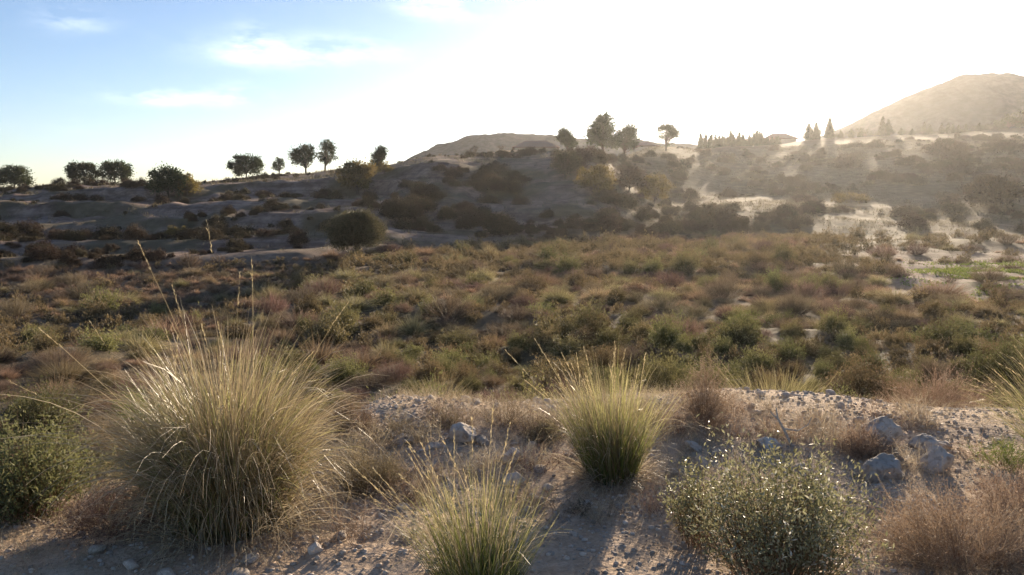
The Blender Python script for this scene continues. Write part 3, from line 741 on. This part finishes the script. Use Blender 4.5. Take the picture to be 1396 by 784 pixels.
# ------------------------------------------------------------------ foreground grass tussocks
def tussock(label, X, Y, h, spread, n_old, n_new, wind, droop, mat_a, mat_b, stalks, rootr, newdir=(0, 0), skirt=300, near=2.0, wid=.0055, arcs=0, dome=.3):
    p = hit(X, Y, near)
    root = thing('grass_tussock', label, 'grass tussock', p)
    def ring(n, rr):
        a = rng.uniform(0, 2 * PI, n); r = np.sqrt(rng.random(n)) * rr
        return a, np.stack([r * np.cos(a), r * np.sin(a), np.zeros(n) - .02], 1), r / rr
    for nm, n, mat, dr, hh, off in (('dry_blades', n_old, mat_a, droop, 1.0, (0, 0)), ('green_blades', n_new, mat_b, droop * .55, .95, newdir)):
        if not n: continue
        a, q, f = ring(n, rootr)
        g = Geo()
        # blades come in sheaves that share a tint, a lean and a bow
        sh = rng.integers(0, 70, n); tint = rng.random(70); sphi = rng.normal(size=70) * .5; sbow = rng.gamma(3, .33, 70)
        v = np.stack([np.cos(a + sphi[sh] * .5 + rng.normal(size=n) * .35) + wind[0] * 2 + off[0], np.sin(a + sphi[sh] * .5 + rng.normal(size=n) * .35) + wind[1] * 2 + off[1]], 1)
        phi = np.arctan2(v[:, 1], v[:, 0])
        th0 = np.abs(spread * (f ** 1.4 * .8 + rng.random(n) * .25)) + rng.random(n) * .05
        stiff = rng.random(n) < .14
        thc = np.where(stiff, rng.uniform(.1, .6, n), droop * sbow[sh] * rng.uniform(.4, 1.3, n)) * (1 if nm == 'dry_blades' else .6)
        L_ = h * hh * (1.3 - dome * f ** 1.3) * (.5 + .62 * rng.beta(2.6, 2.0, n))
        kink = rng.random(n) < .06; thc = np.where(kink, thc + rng.uniform(.8, 1.6, n), thc)
        arch_blades(g, q, phi, th0, thc, L_, rng.uniform(.5, 1.3, n) * wid, rng.uniform(1.3, 2.6) if False else 1.8, 9, .07, np.clip(tint[sh] * .55 + rng.random(n) * .45, 0, 1))
        g.make(nm, mat, root)
    if skirt:
        a, q, f = ring(skirt, rootr * 1.2); g = Geo()
        d = np.stack([np.cos(a) * .8, np.sin(a) * .8, rng.uniform(.3, 1.4, skirt)], 1)
        blades(g, q, d, h * rng.uniform(.3, .75, skirt), wid * .9, rng.uniform(.8, 2.2, skirt), 6, wob=.4)
        g.make('dead_skirt', M['dead_grass'], root)
    if arcs:            # long single blades arching out of the mass
        a, q, f = ring(arcs, rootr); g = Geo()
        arch_blades(g, q, a, rng.uniform(.05, .4, arcs), rng.uniform(1.2, 2.7, arcs), h * rng.uniform(.7, 1.3, arcs), np.full(arcs, wid * 1.05), 1.7, 10, .06, rng.uniform(.6, 1, arcs))
        g.make('arching_blades', M['dead_grass'], root)
    for (dx, dy, L, dr) in stalks:
        g = Geo(); q = rng.normal(size=(1, 3)) * rootr * .4; q[:, 2] = 0
        P_, D_ = blades(g, q, np.array([[dx, dy, 1.0]]), L, .0021, dr, 9, tipw=.5, wob=.12)
        m = 26; t = rng.random(m) * .16
        leaves(g, P_ - D_ * t[:, None], D_ + rng.normal(size=(m, 3)) * .15, .022, .0035)
        g.make('seed_stalk', M['seed'], root)
    return root
tussock('big golden tussock of arching grass on the left of the bank', 312, 716, .90, .36, 4000, 1500, (-.08, -.03), 1.75, M['esparto'], M['esparto_green'],
        [(-.10, .1, 1.5, .05), (.02, 0, 1.32, .05), (-.38, .1, 1.5, .12), (-.75, 0, 1.35, .2), (-.9, .1, 1.2, .3), (.12, 0, 1.25, .2), (-.2, 0, 1.2, .3), (-.55, .3, 1.25, .3), (.3, .2, 1.2, .5), (.35, -.1, 1.05, .6)] + [(rng.normal(-.12, .2), rng.normal(0, .2), rng.uniform(.9, 1.15), rng.uniform(.1, .5)) for _ in range(5)], .25, (.03, 0), 800, arcs=300, dome=.62)
tussock('green tussock with pale windblown tips in the middle of the bank', 834, 652, .60, .44, 560, 850, (-.25, -.05), .5, M['esparto'], M['esparto_green'],
        [(-.8, .1, .95, .1), (-.55, .2, .9, .15), (.1, 0, .8, .2)] + [(rng.uniform(-.75, .2), rng.normal(0, .25), rng.uniform(.55, .82), rng.uniform(.1, .4)) for _ in range(30)], .12, (.08, 0), 520, wid=.0048, arcs=60)
tussock('fresh green tussock cut by the bottom edge of the picture', 652, 808, .46, .5, 170, 680, (-.22, -.03), .5, M['esparto'], M['esparto_green'],
        [(-.5, .1, .72, .2), (.05, .1, .75, .0), (-.35, 0, .7, .2)] + [(rng.uniform(-.8, .2), rng.normal(0, .25), rng.uniform(.45, .72), rng.uniform(.1, .4)) for _ in range(26)], .13, (.06, 0), 260, wid=.0045, arcs=40)
tussock('pale tussock leaning in from the right picture edge', 1478, 640, .72, .75, 500, 500, (-.3, 0), .7, M['esparto'], M['esparto_green'],
        [(-.6, 0, .9, .3), (-.8, 0, .85, .4)] + [(rng.uniform(-.9, 0), rng.normal(0, .25), rng.uniform(.55, .85), rng.uniform(.2, .6)) for _ in range(22)], .16, (-.05, 0), 200)

# ------------------------------------------------------------------ foreground leafy and dry shrubs
def leafy(name, label, X, Y, W, H, mat, nstem, nl, ll, lw, d=None, dome=1.0, stemmat=None, near=2.0, up=.5):
    p = hit(X, Y, near) if d is None else at(X, Y, d)
    p.z = hz(p.x, p.y)
    root = thing(name, label, 'shrub', p)
    a = rng.uniform(0, 2 * PI, nstem); r = np.sqrt(rng.random(nstem))
    tipx = np.stack([np.cos(a) * r * W / 2, np.sin(a) * r * W / 2, H * (1 - .45 * dome * r ** 2) * rng.uniform(.55, 1.1, nstem) * (1 + .22 * np.sin(3 * a + X) * r + .12 * np.sin(5 * a + Y))], 1)
    q = tipx * np.array([.3, .3, 0]) + rng.normal(size=(nstem, 3)) * .02; q[:, 2] = -.02
    g = Geo(); D = tipx - q; D = D + np.array([0, 0, .15])
    P_, D_ = blades(g, q, D, np.linalg.norm(tipx - q, axis=1), .0065, .0, 5, wob=.4)
    g.make('stems', stemmat or M['twig'], root)
    g = Geo()
    t = rng.uniform(.2, 1.02, (nstem, nl)) ** .8
    c = q[:, None] + (P_ - q)[:, None] * t[..., None] + rng.normal(size=(nstem, nl, 3)) * .022
    ax = unit(P_ - q)[:, None] * up + rng.normal(size=(nstem, nl, 3)) * .6
    sv = np.clip(rng.normal(.45, .2, nstem), 0, 1)
    vv = np.clip(sv[:, None] * .7 + rng.random((nstem, nl)) * .5 - .1, 0, 1)
    n = nstem * nl
    leaves(g, c.reshape(-1, 3), ax.reshape(-1, 3), ll * rng.uniform(.6, 1.3, n), lw * rng.uniform(.7, 1.2, n), var=vv.ravel(), tip=t.ravel(), curl=.06)
    g.make('foliage', mat, root)
    return root
leafy('saltbush', 'pale leafy saltbush with silvery leaves low on the right', 1062, 800, .86, .60, M['saltbush'], 210, 62, .024, .0085)
leafy('saltbush', 'thin outer spray of silvery saltbush beside the green tussock', 950, 740, .36, .42, M['saltbush'], 56, 46, .022, .008)
leafy('leafy_shrub', 'dense dark green shrub at the lower left picture edge', 35, 705, .95, .50, M['fresh_shrub'], 260, 46, .026, .010)
leafy('leafy_shrub', 'olive shrub standing below the bank at the left picture edge', 55, 600, 1.25, .75, M['green_shrub'], 260, 46, .035, .012)
leafy('leafy_shrub', 'airy yellow-green shrub behind the left flank of the big tussock', 205, 590, 1.1, .80, M['weed'], 110, 40, .028, .012)
leafy('leafy_shrub', 'thin olive shrub between the left-edge shrub and the big tussock', 140, 640, .7, .5, M['green_shrub'], 120, 36, .026, .010)

def dry_bush(name, label, X, Y, W, H, mat, n, twigs, w=.004, d=None):
    p = hit(X, Y) if d is None else at(X, Y, d); p.z = hz(p.x, p.y)
    root = thing(name, label, 'dry shrub', p)
    g = Geo(); dd = rand_dirs(n, .12, 1)
    tp = dd * np.array([W / 2, W / 2, H]) * rng.uniform(.6, 1, n)[:, None]
    q = tp * np.array([.2, .2, 0]); L = np.linalg.norm(tp - q, axis=1)
    P_, _ = blades(g, q, tp - q, L * .8, w, .0, 5, wob=.45)
    g.make('stems', M['twig'], root)
    g = Geo(); k = n * twigs
    s = rng.random((k, 1)) * .75 + .25
    rp = np.repeat(q, twigs, 0) + np.repeat(P_ - q, twigs, 0) * s
    td = np.repeat(unit(P_ - q), twigs, 0) + rng.normal(size=(k, 3)) * .6 + np.array([0, 0, .3])
    P2, D2 = blades(g, rp, td, (W + H) * .5 * rng.uniform(.1, .3, k), w * .55, .0, 4, wob=.5)
    leaves(g, np.repeat(P2, 2, 0) - np.repeat(D2, 2, 0) * rng.random((k * 2, 1)) * .08, rng.normal(size=(k * 2, 3)), w * 3.5, w * 1.6)
    g.make('foliage', mat, root)
    return root
dry_bush('dry_shrub', 'tall thin reddish dry shrub right of the green middle tussock', 962, 578, .55, .62, M['red_twig'], 90, 16)
dry_bush('dry_shrub', 'wide reddish dry shrub behind the pale boulders on the right', 1275, 590, 1.25, .72, M['red_twig'], 150, 18, d=6.9)
dry_bush('dry_shrub', 'low brown dry mound in front of the pointed boulder', 1178, 622, .48, .25, M['red_twig'], 110, 14, w=.003)
dry_bush('dry_thicket', 'tangled pinkish dry thicket filling the lower right corner', 1310, 775, .95, .46, M['red_twig'], 200, 18, w=.003)
dry_bush('dry_thicket', 'loose dry thicket at the right edge above the corner thicket', 1390, 715, .8, .36, M['red_twig'], 120, 16, w=.003)
dry_bush('dry_shrub', 'brown dry weed mat against the right side of the big tussock', 500, 668, .62, .34, M['broom'], 130, 15, w=.003)
dry_bush('dry_shrub', 'round dry bush on the bank edge behind the big tussock', 478, 590, .55, .34, M['broom'], 120, 16, w=.003)
dry_bush('dry_shrub', 'brown dry mat hugging the lower left foot of the big tussock', 165, 722, .8, .30, M['broom'], 140, 15, w=.003)
dry_bush('dry_shrub', 'sparse dark weed on the bank edge in the middle', 688, 580, .5, .42, M['broom'], 40, 12, w=.003)
dry_bush('dry_shrub', 'flat brown weed left of the foot of the green middle tussock', 742, 600, .42, .16, M['broom'], 80, 12, w=.003)
dry_bush('dry_shrub', 'tiny dark sprig on the gravel right of the bottom tussock', 790, 700, .25, .12, M['broom'], 30, 8, w=.002)
dry_bush('dry_shrub', 'olive dry clump right of the boulders near the picture edge', 1372, 640, .5, .26, M['weed'], 60, 12, w=.003)

CREST = [(452, 640), (520, 612), (575, 606), (612, 580), (665, 640), (735, 640), (770, 585), (925, 590), (1000, 598), (1040, 590), (1105, 596), (1140, 604), (1240, 640), (1330, 625), (560, 690), (900, 700), (1235, 720), (470, 735)] + [(random.uniform(455, 560) , random.uniform(570, 690)) for _ in range(10)] + [(random.uniform(560, 1320), random.uniform(562, 606)) for _ in range(34)] + [(random.uniform(560, 830), random.uniform(585, 740)) for _ in range(10)]
for X, Y in CREST:
    p = hit(X, Y); g = Geo(); n = 70
    q = rng.normal(size=(n, 3)) * np.array([.07, .05, 0]); d = rng.normal(size=(n, 3)) * .55 + np.array([0, 0, .8])
    P_, D_ = blades(g, q, d, rng.uniform(.06, .26, n), .0028, .2, 4, wob=.6)
    rp = np.repeat(q + (P_ - q) * .6, 4, 0); blades(g, rp, np.repeat(D_, 4, 0) + rng.normal(size=(n * 4, 3)) * .7, rng.uniform(.03, .08, n * 4), .0018, 0, 2, wob=.5)
    o = g.make('dry_weed', M['dead_grass'] if rng.random() < .45 else (M['red_twig'] if X > 900 else M['broom'])); o.location = p
    side = 'left of the middle green tussock' if X < 830 else 'right of the middle green tussock'
    tag(o, 'small dry weed sprouting from the stony bank ' + side, 'weed', 'dry weeds on the bank ' + side)
# dead pale branch
g = Geo()
p = hit(1078, 605); root = thing('dead_branch', 'forked pale dead branch sticking up behind the saltbush', 'branch', p)
tube(g, [(0, 0, 0), (-.04, 0, .08), (-.09, .01, .17), (-.10, .01, .24)], [.009, .008, .006, .003], 6)
tube(g, [(-.085, .01, .16), (-.13, 0, .2), (-.14, 0, .22)], [.006, .004, .002], 6)
tube(g, [(-.05, 0, .1), (.05, .02, .08), (.12, .03, .12), (.14, .03, .17)], [.006, .005, .004, .002], 6)
g.make('dead_wood', M['pale_twig'], root, smooth=True)

# ------------------------------------------------------------------ stones
def ico(sub):
    import bmesh
    bm = bmesh.new(); bmesh.ops.create_icosphere(bm, subdivisions=sub, radius=1)
    V = np.array([v.co[:] for v in bm.verts]); F = np.array([[v.index for v in f.verts] for f in bm.faces]); bm.free(); return V, F
ICO = {k: ico(k) for k in (1, 2, 5)}
def rock_shape(sub, cuts, rough):
    V, F = ICO[sub]; V = V.copy()
    for _ in range(cuts):
        n = unit(rng.normal(size=(1, 3)))[0]; h = rng.uniform(.45, .8)
        e = np.maximum(V @ n - h, 0); V -= e[:, None] * n * .93
    s = rng.uniform(0, 50)
    k = fbm(V[:, 0] * 1.7 + s, V[:, 1] * 1.7 + V[:, 2] * 1.3 + s, 3, 5)
    k2 = fbm(V[:, 0] * 6 + s, V[:, 2] * 6 + V[:, 1] * 5 + s, 2, 8)
    V = V * (1 + rough * k + rough * .3 * k2)[:, None]
    return V, F
ROCKS = [
    (1193, 606, 56, 40, 'tallest pale pointed boulder standing behind the brown dry mound'),
    (1210, 650, 50, 32, 'whitish mottled boulder right of the brown dry mound'),
    (1274, 640, 48, 34, 'grey boulder half hidden by dry twigs on the right'),
    (1262, 612, 38, 22, 'smaller grey rock behind the half hidden boulder'),
    (635, 600, 42, 24, 'largest tan rock on the bank crest in the middle'),
    (697, 628, 30, 22, 'grey angular rock right of the tan crest rock'),
    (703, 660, 30, 16, 'pale rounded rock just below the angular grey rock'),
    (697, 678, 18, 14, 'small pale stone under the pale rounded rock'),
    (541, 580, 16, 13, 'left small stone of two on the bank edge'),
    (553, 575, 16, 13, 'right small stone of two on the bank edge'),
    (955, 640, 24, 22, 'upright grey stone left of the saltbush top'),
    (943, 612, 22, 14, 'flat reddish stone right of the green middle tussock'),
    (1046, 610, 30, 14, 'flat grey stone behind the saltbush top'),
    (978, 622, 16, 12, 'small stone between the upright stone and saltbush'),
    (429, 754, 19, 15, 'round white stone on the gravel right below the big tussock'),
    (548, 604, 26, 14, 'low tan stone among dry grass left of the crest rock'),
    (592, 610, 22, 10, 'flat tan stone in front of the crest rock'),
    (658, 605, 22, 13, 'stone touching the right side of the tan crest rock'),
]
for X, Y, w, h, lab in ROCKS:
    p = hit(X, Y); s = p.y / FX
    V, F = rock_shape(5, 14, .2)
    V = V * np.array([w * s * .68, w * s * .55, h * s * .8]); V[:, 2] += h * s * .24
    o = build('rock', V, [F], M['stone'], attrs={'var': np.full(len(V), rng.uniform(.4, .85))}, smooth=True)
    o.location = p; o.rotation_euler = (rng.uniform(-.2, .2), rng.uniform(-.2, .2), rng.uniform(-.5, .5)); tag(o, lab, 'rock')

def bank_pts(n):
    x = rng.uniform(-3.4, 4.2, n); y = rng.uniform(2.2, 6.6, n)
    ok = y < edge_y(x) + .7
    return x[ok], y[ok]
protos = []
for _ in range(10):
    V, F = rock_shape(2, 7, .15); V = V * np.array([1, rng.uniform(.65, .95), rng.uniform(.5, .75)])
    protos.append(build('stone', V, [F], M['stone'], attrs={'var': np.full(len(V), rng.uniform(.3, .85))}, smooth=True, link=False).data)
x, y = bank_pts(1800)
dens = .3 + fbm(x * .8, y * .8, 3, 60) + .5 * np.exp(-((x - .1) / .8) ** 2) * (y > 3.6) + .5 * np.exp(-((y - edge_y(x) + .3) / .6) ** 2)
k = rng.random(len(x)) < dens; x, y = x[k][:290], y[k][:290]; z = height(x, y)
for i in range(len(x)):
    s = .015 + .04 * random.random() ** 2.4
    o = bpy.data.objects.new('stone', protos[i % 10]); COL.objects.link(o)
    o.location = (x[i], y[i], z[i] + s * .2); o.rotation_euler = (rng.uniform(-.3, .3), rng.uniform(-.3, .3), rng.uniform(0, 6.28)); o.scale = (s, s, s)
    side = 'left of the middle green tussock' if x[i] < y[i] * .1 else 'right of the middle green tussock'
    tag(o, f'small pale stone lying on the gravel bank {side}', 'stone', f'small stones on the bank {side}')
g = Geo(); x, y = bank_pts(42000)
keep = rng.random(len(x)) < np.clip(.5 + 1.0 * fbm(x * 1.1, y * 1.1, 3, 63), .06, 1); x, y = x[keep], y[keep]; z = height(x, y)
shapes = [rock_shape(1, 5, .12) for _ in range(12)]
which = rng.integers(0, 12, len(x)); size = .0035 + .017 * rng.random(len(x)) ** 3
for w_ in range(12):
    i = np.where(which == w_)[0]; V, F = shapes[w_]
    a = rng.uniform(0, 2 * PI, len(i)); ca, sa = np.cos(a)[:, None], np.sin(a)[:, None]
    sq = rng.uniform(.45, .8, (len(i), 1))
    W = np.stack([(V[:, 0] * ca - V[:, 1] * sa) * size[i, None] + x[i, None], (V[:, 0] * sa + V[:, 1] * ca) * size[i, None] + y[i, None], V[:, 2] * size[i, None] * sq + z[i, None] + size[i, None] * .1], 2)
    T = (F[None] + (np.arange(len(i)) * len(V))[:, None, None]).reshape(-1, 3)
    g.add(W.reshape(-1, 3), tris=T, var=np.repeat(rng.random(len(i)), len(V)))
tag(g.make('gravel', M['stone'], smooth=True), kind='stuff')

# short dry grass and litter on the bank
g = Geo(); x, y = bank_pts(20000)
keep = rng.random(len(x)) < np.clip(.15 + 1.3 * fbm(x * .9, y * .9, 3, 66) + .6 * np.exp(-((y - edge_y(x)) / .5) ** 2), .03, 1); x, y = x[keep], y[keep]
n = len(x); rep = 7; q = np.repeat(np.stack([x, y, height(x, y)], 1), rep, 0); q[:, :2] += rng.normal(size=(n * rep, 2)) * .02
d = rng.normal(size=(n * rep, 3)) * .6; d[:, 2] = np.abs(d[:, 2]) + .25
blades(g, q, d, rng.uniform(.02, .15, n * rep), .0018, .3, 3, wob=.6)
tag(g.make('dry_grass', M['dead_grass']), kind='stuff')
# short dry grass over the slopes, the terraces and the bare patches of the valley
g = Geo(); n = 30000; r = rng.uniform(-.78, .78, n); d = np.sqrt(rng.uniform(10 ** 2, 175 ** 2, n)); x = r * d
keep = (d > np.where(r > .3, 22, np.interp(r, _pr, _base) - 1)) & (rng.random(n) < np.clip(.35 + 1.1 * fbm(x * .12, d * .2, 3, 95), .03, 1) * np.where(r > .15, 1, .35)); x, d = x[keep], d[keep]; n = len(x)
sc = np.clip(d / 60, .35, 1.5)
q = np.repeat(np.stack([x, d, height(x, d)], 1), 9, 0); s9 = np.repeat(sc, 9); q[:, :2] += rng.normal(size=(n * 9, 2)) * .22 * s9[:, None]
dd = rng.normal(size=(n * 9, 3)) * .5; dd[:, 2] = np.abs(dd[:, 2]) + .5
blades(g, q, dd, rng.uniform(.12, .42, n * 9) * s9 ** .5, .045 * s9, .2, 2, wob=.3, var=np.clip(np.repeat(rng.random(n), 9) * .7 + rng.random(n * 9) * .3, 0, 1))
tag(g.make('slope_grass', M['broom']), kind='stuff')
# yellow-green ground cover on the bare field at the right
g = Geo(); n = 1500
y = rng.normal(33, 4, n); x = y * rng.normal(.61, .05, n); keep = fbm(x * .5, y * .5, 3, 68) > -.05; x, y = x[keep], y[keep]; n = len(x)
q = np.stack([x, y, height(x, y)], 1)
q = np.repeat(q, 8, 0); q[:, :2] += rng.normal(size=(n * 8, 2)) * .12
leaves(g, q, rand_dirs(n * 8, .1, 1), rng.uniform(.06, .16, n * 8), .05)
tag(g.make('ground_cover', M['weed']), kind='stuff')

# ------------------------------------------------------------------ haze, its forward scatter also standing in for lens glare
m, t, out = nodes('haze_air')
pv = N(t, 'ShaderNodeVolumePrincipled'); pv.inputs['Color'].default_value = (.99, .98, .97, 1)
pv.inputs['Density'].default_value = .00016; pv.inputs['Anisotropy'].default_value = .7
t.links.new(pv.outputs[0], out.inputs['Volume'])
B, zb, zt = 900, -36, 80
V = [(-B, -B, zb), (B, -B, zb), (B, B, zb), (-B, B, zb), (-B, -B, zt), (B, -B, zt), (B, B, zt), (-B, B, zt)]
hz_o = build('haze', V, [[(3, 2, 1, 0), (4, 5, 6, 7), (0, 1, 5, 4), (1, 2, 6, 5), (2, 3, 7, 6), (3, 0, 4, 7)]], m)
tag(hz_o, kind='stuff')

# ------------------------------------------------------------------ sky, sun, camera
AZ = math.radians(21.0); EL = math.radians(11.0)
w = bpy.data.worlds.new('World'); scene.world = w; w.use_nodes = True
t = w.node_tree; t.nodes.clear()
out = t.nodes.new('ShaderNodeOutputWorld'); bg = t.nodes.new('ShaderNodeBackground')
sky = t.nodes.new('ShaderNodeTexSky'); sky.sky_type = 'NISHITA'; sky.sun_disc = False
sky.sun_elevation = EL; sky.sun_rotation = AZ; sky.air_density = .85; sky.dust_density = .25; sky.ozone_density = 2.6
tc = t.nodes.new('ShaderNodeTexCoord'); sep = t.nodes.new('ShaderNodeSeparateXYZ'); t.links.new(tc.outputs['Generated'], sep.inputs[0])
def mth(op, a, b=None, c=None):
    n = t.nodes.new('ShaderNodeMath'); n.operation = op
    for s, v in zip(n.inputs, (a, b, c)):
        if v is None: continue
        if hasattr(v, 'is_linked'): t.links.new(v, s)
        else: s.default_value = v
    return n.outputs[0]
az = mth('ARCTAN2', sep.outputs[0], sep.outputs[1]); el = mth('ARCSINE', sep.outputs[2])
nz = t.nodes.new('ShaderNodeTexNoise'); nz.inputs['Scale'].default_value = 11; nz.inputs['Detail'].default_value = 10; nz.inputs['Roughness'].default_value = .6
mp = t.nodes.new('ShaderNodeMapping'); mp.inputs['Scale'].default_value = (1, 1, 3.2); t.links.new(tc.outputs['Generated'], mp.inputs[0]); t.links.new(mp.outputs[0], nz.inputs['Vector'])
tot = None
for X, Y, sw, sh, amp in ((375, 70, 85, 16, 1.0), (345, 55, 24, 22, .7), (218, 133, 46, 9, .8), (322, 127, 30, 11, .8), (270, 134, 120, 10, .35), (95, 26, 36, 13, .8), (600, 8, 60, 16, .9), (106, 173, 18, 6, .4), (480, 66, 70, 16, .5)):
    r, s = ray(X, Y); a0 = math.atan(r); e0 = math.atan(s * math.cos(a0))
    u = mth('MULTIPLY', mth('SUBTRACT', az, a0), FX / sw); v = mth('MULTIPLY', mth('SUBTRACT', el, e0), FX / sh)
    e = mth('MULTIPLY', mth('EXPONENT', mth('MULTIPLY', mth('ADD', mth('MULTIPLY', u, u), mth('MULTIPLY', v, v)), -1)), amp)
    tot = e if tot is None else mth('ADD', tot, e)
cl = mth('MULTIPLY', tot, mth('MULTIPLY_ADD', nz.outputs[0], 5.0, -2.1))
cl = mth('MULTIPLY', mth('SMOOTH_MIN', mth('MAXIMUM', cl, 0), 1.0, .4), .38)
mx = t.nodes.new('ShaderNodeMix'); mx.data_type = 'RGBA'
t.links.new(cl, mx.inputs[0]); t.links.new(sky.outputs[0], mx.inputs[6]); mx.inputs[7].default_value = (11.5, 12, 12.5, 1)
wb = t.nodes.new('ShaderNodeMix'); wb.data_type = 'RGBA'; wb.blend_type = 'MULTIPLY'; wb.inputs[0].default_value = 1
wb.inputs[7].default_value = (1.0, .955, 1.0, 1)
t.links.new(sky.outputs[0], wb.inputs[6]); t.links.new(wb.outputs[2], mx.inputs[6])
t.links.new(mx.outputs[2], bg.inputs[0]); bg.inputs[1].default_value = .055
t.links.new(bg.outputs[0], out.inputs[0])

sd = Vector((math.sin(AZ) * math.cos(EL), math.cos(AZ) * math.cos(EL), math.sin(EL)))
L = bpy.data.lights.new('sun', 'SUN'); L.energy = 3.9; L.angle = math.radians(.5); L.color = (1, .82, .60)
so = bpy.data.objects.new('sun', L); COL.objects.link(so); so.rotation_euler = (-sd).to_track_quat('-Z', 'Y').to_euler()

cam = bpy.data.cameras.new('camera'); co = bpy.data.objects.new('camera', cam); COL.objects.link(co)
cam.sensor_width = 36; cam.lens = 36 * FX / 1396; cam.clip_start = .05; cam.clip_end = 6000
co.location = (0, 0, EYE); co.rotation_euler = (PI / 2 - PITCH, 0, 0); scene.camera = co

scene.view_settings.view_transform = 'Standard'; scene.view_settings.look = 'None'
scene.view_settings.exposure = 1.75; scene.view_settings.gamma = 1; scene.view_settings.use_curve_mapping = False
c = scene.cycles
c.max_bounces = 5; c.diffuse_bounces = 3; c.glossy_bounces = 2; c.transmission_bounces = 4; c.transparent_max_bounces = 4; c.volume_bounces = 1
c.use_denoising = True; c.use_adaptive_sampling = True; c.adaptive_threshold = .02
c.sample_clamp_indirect = 4
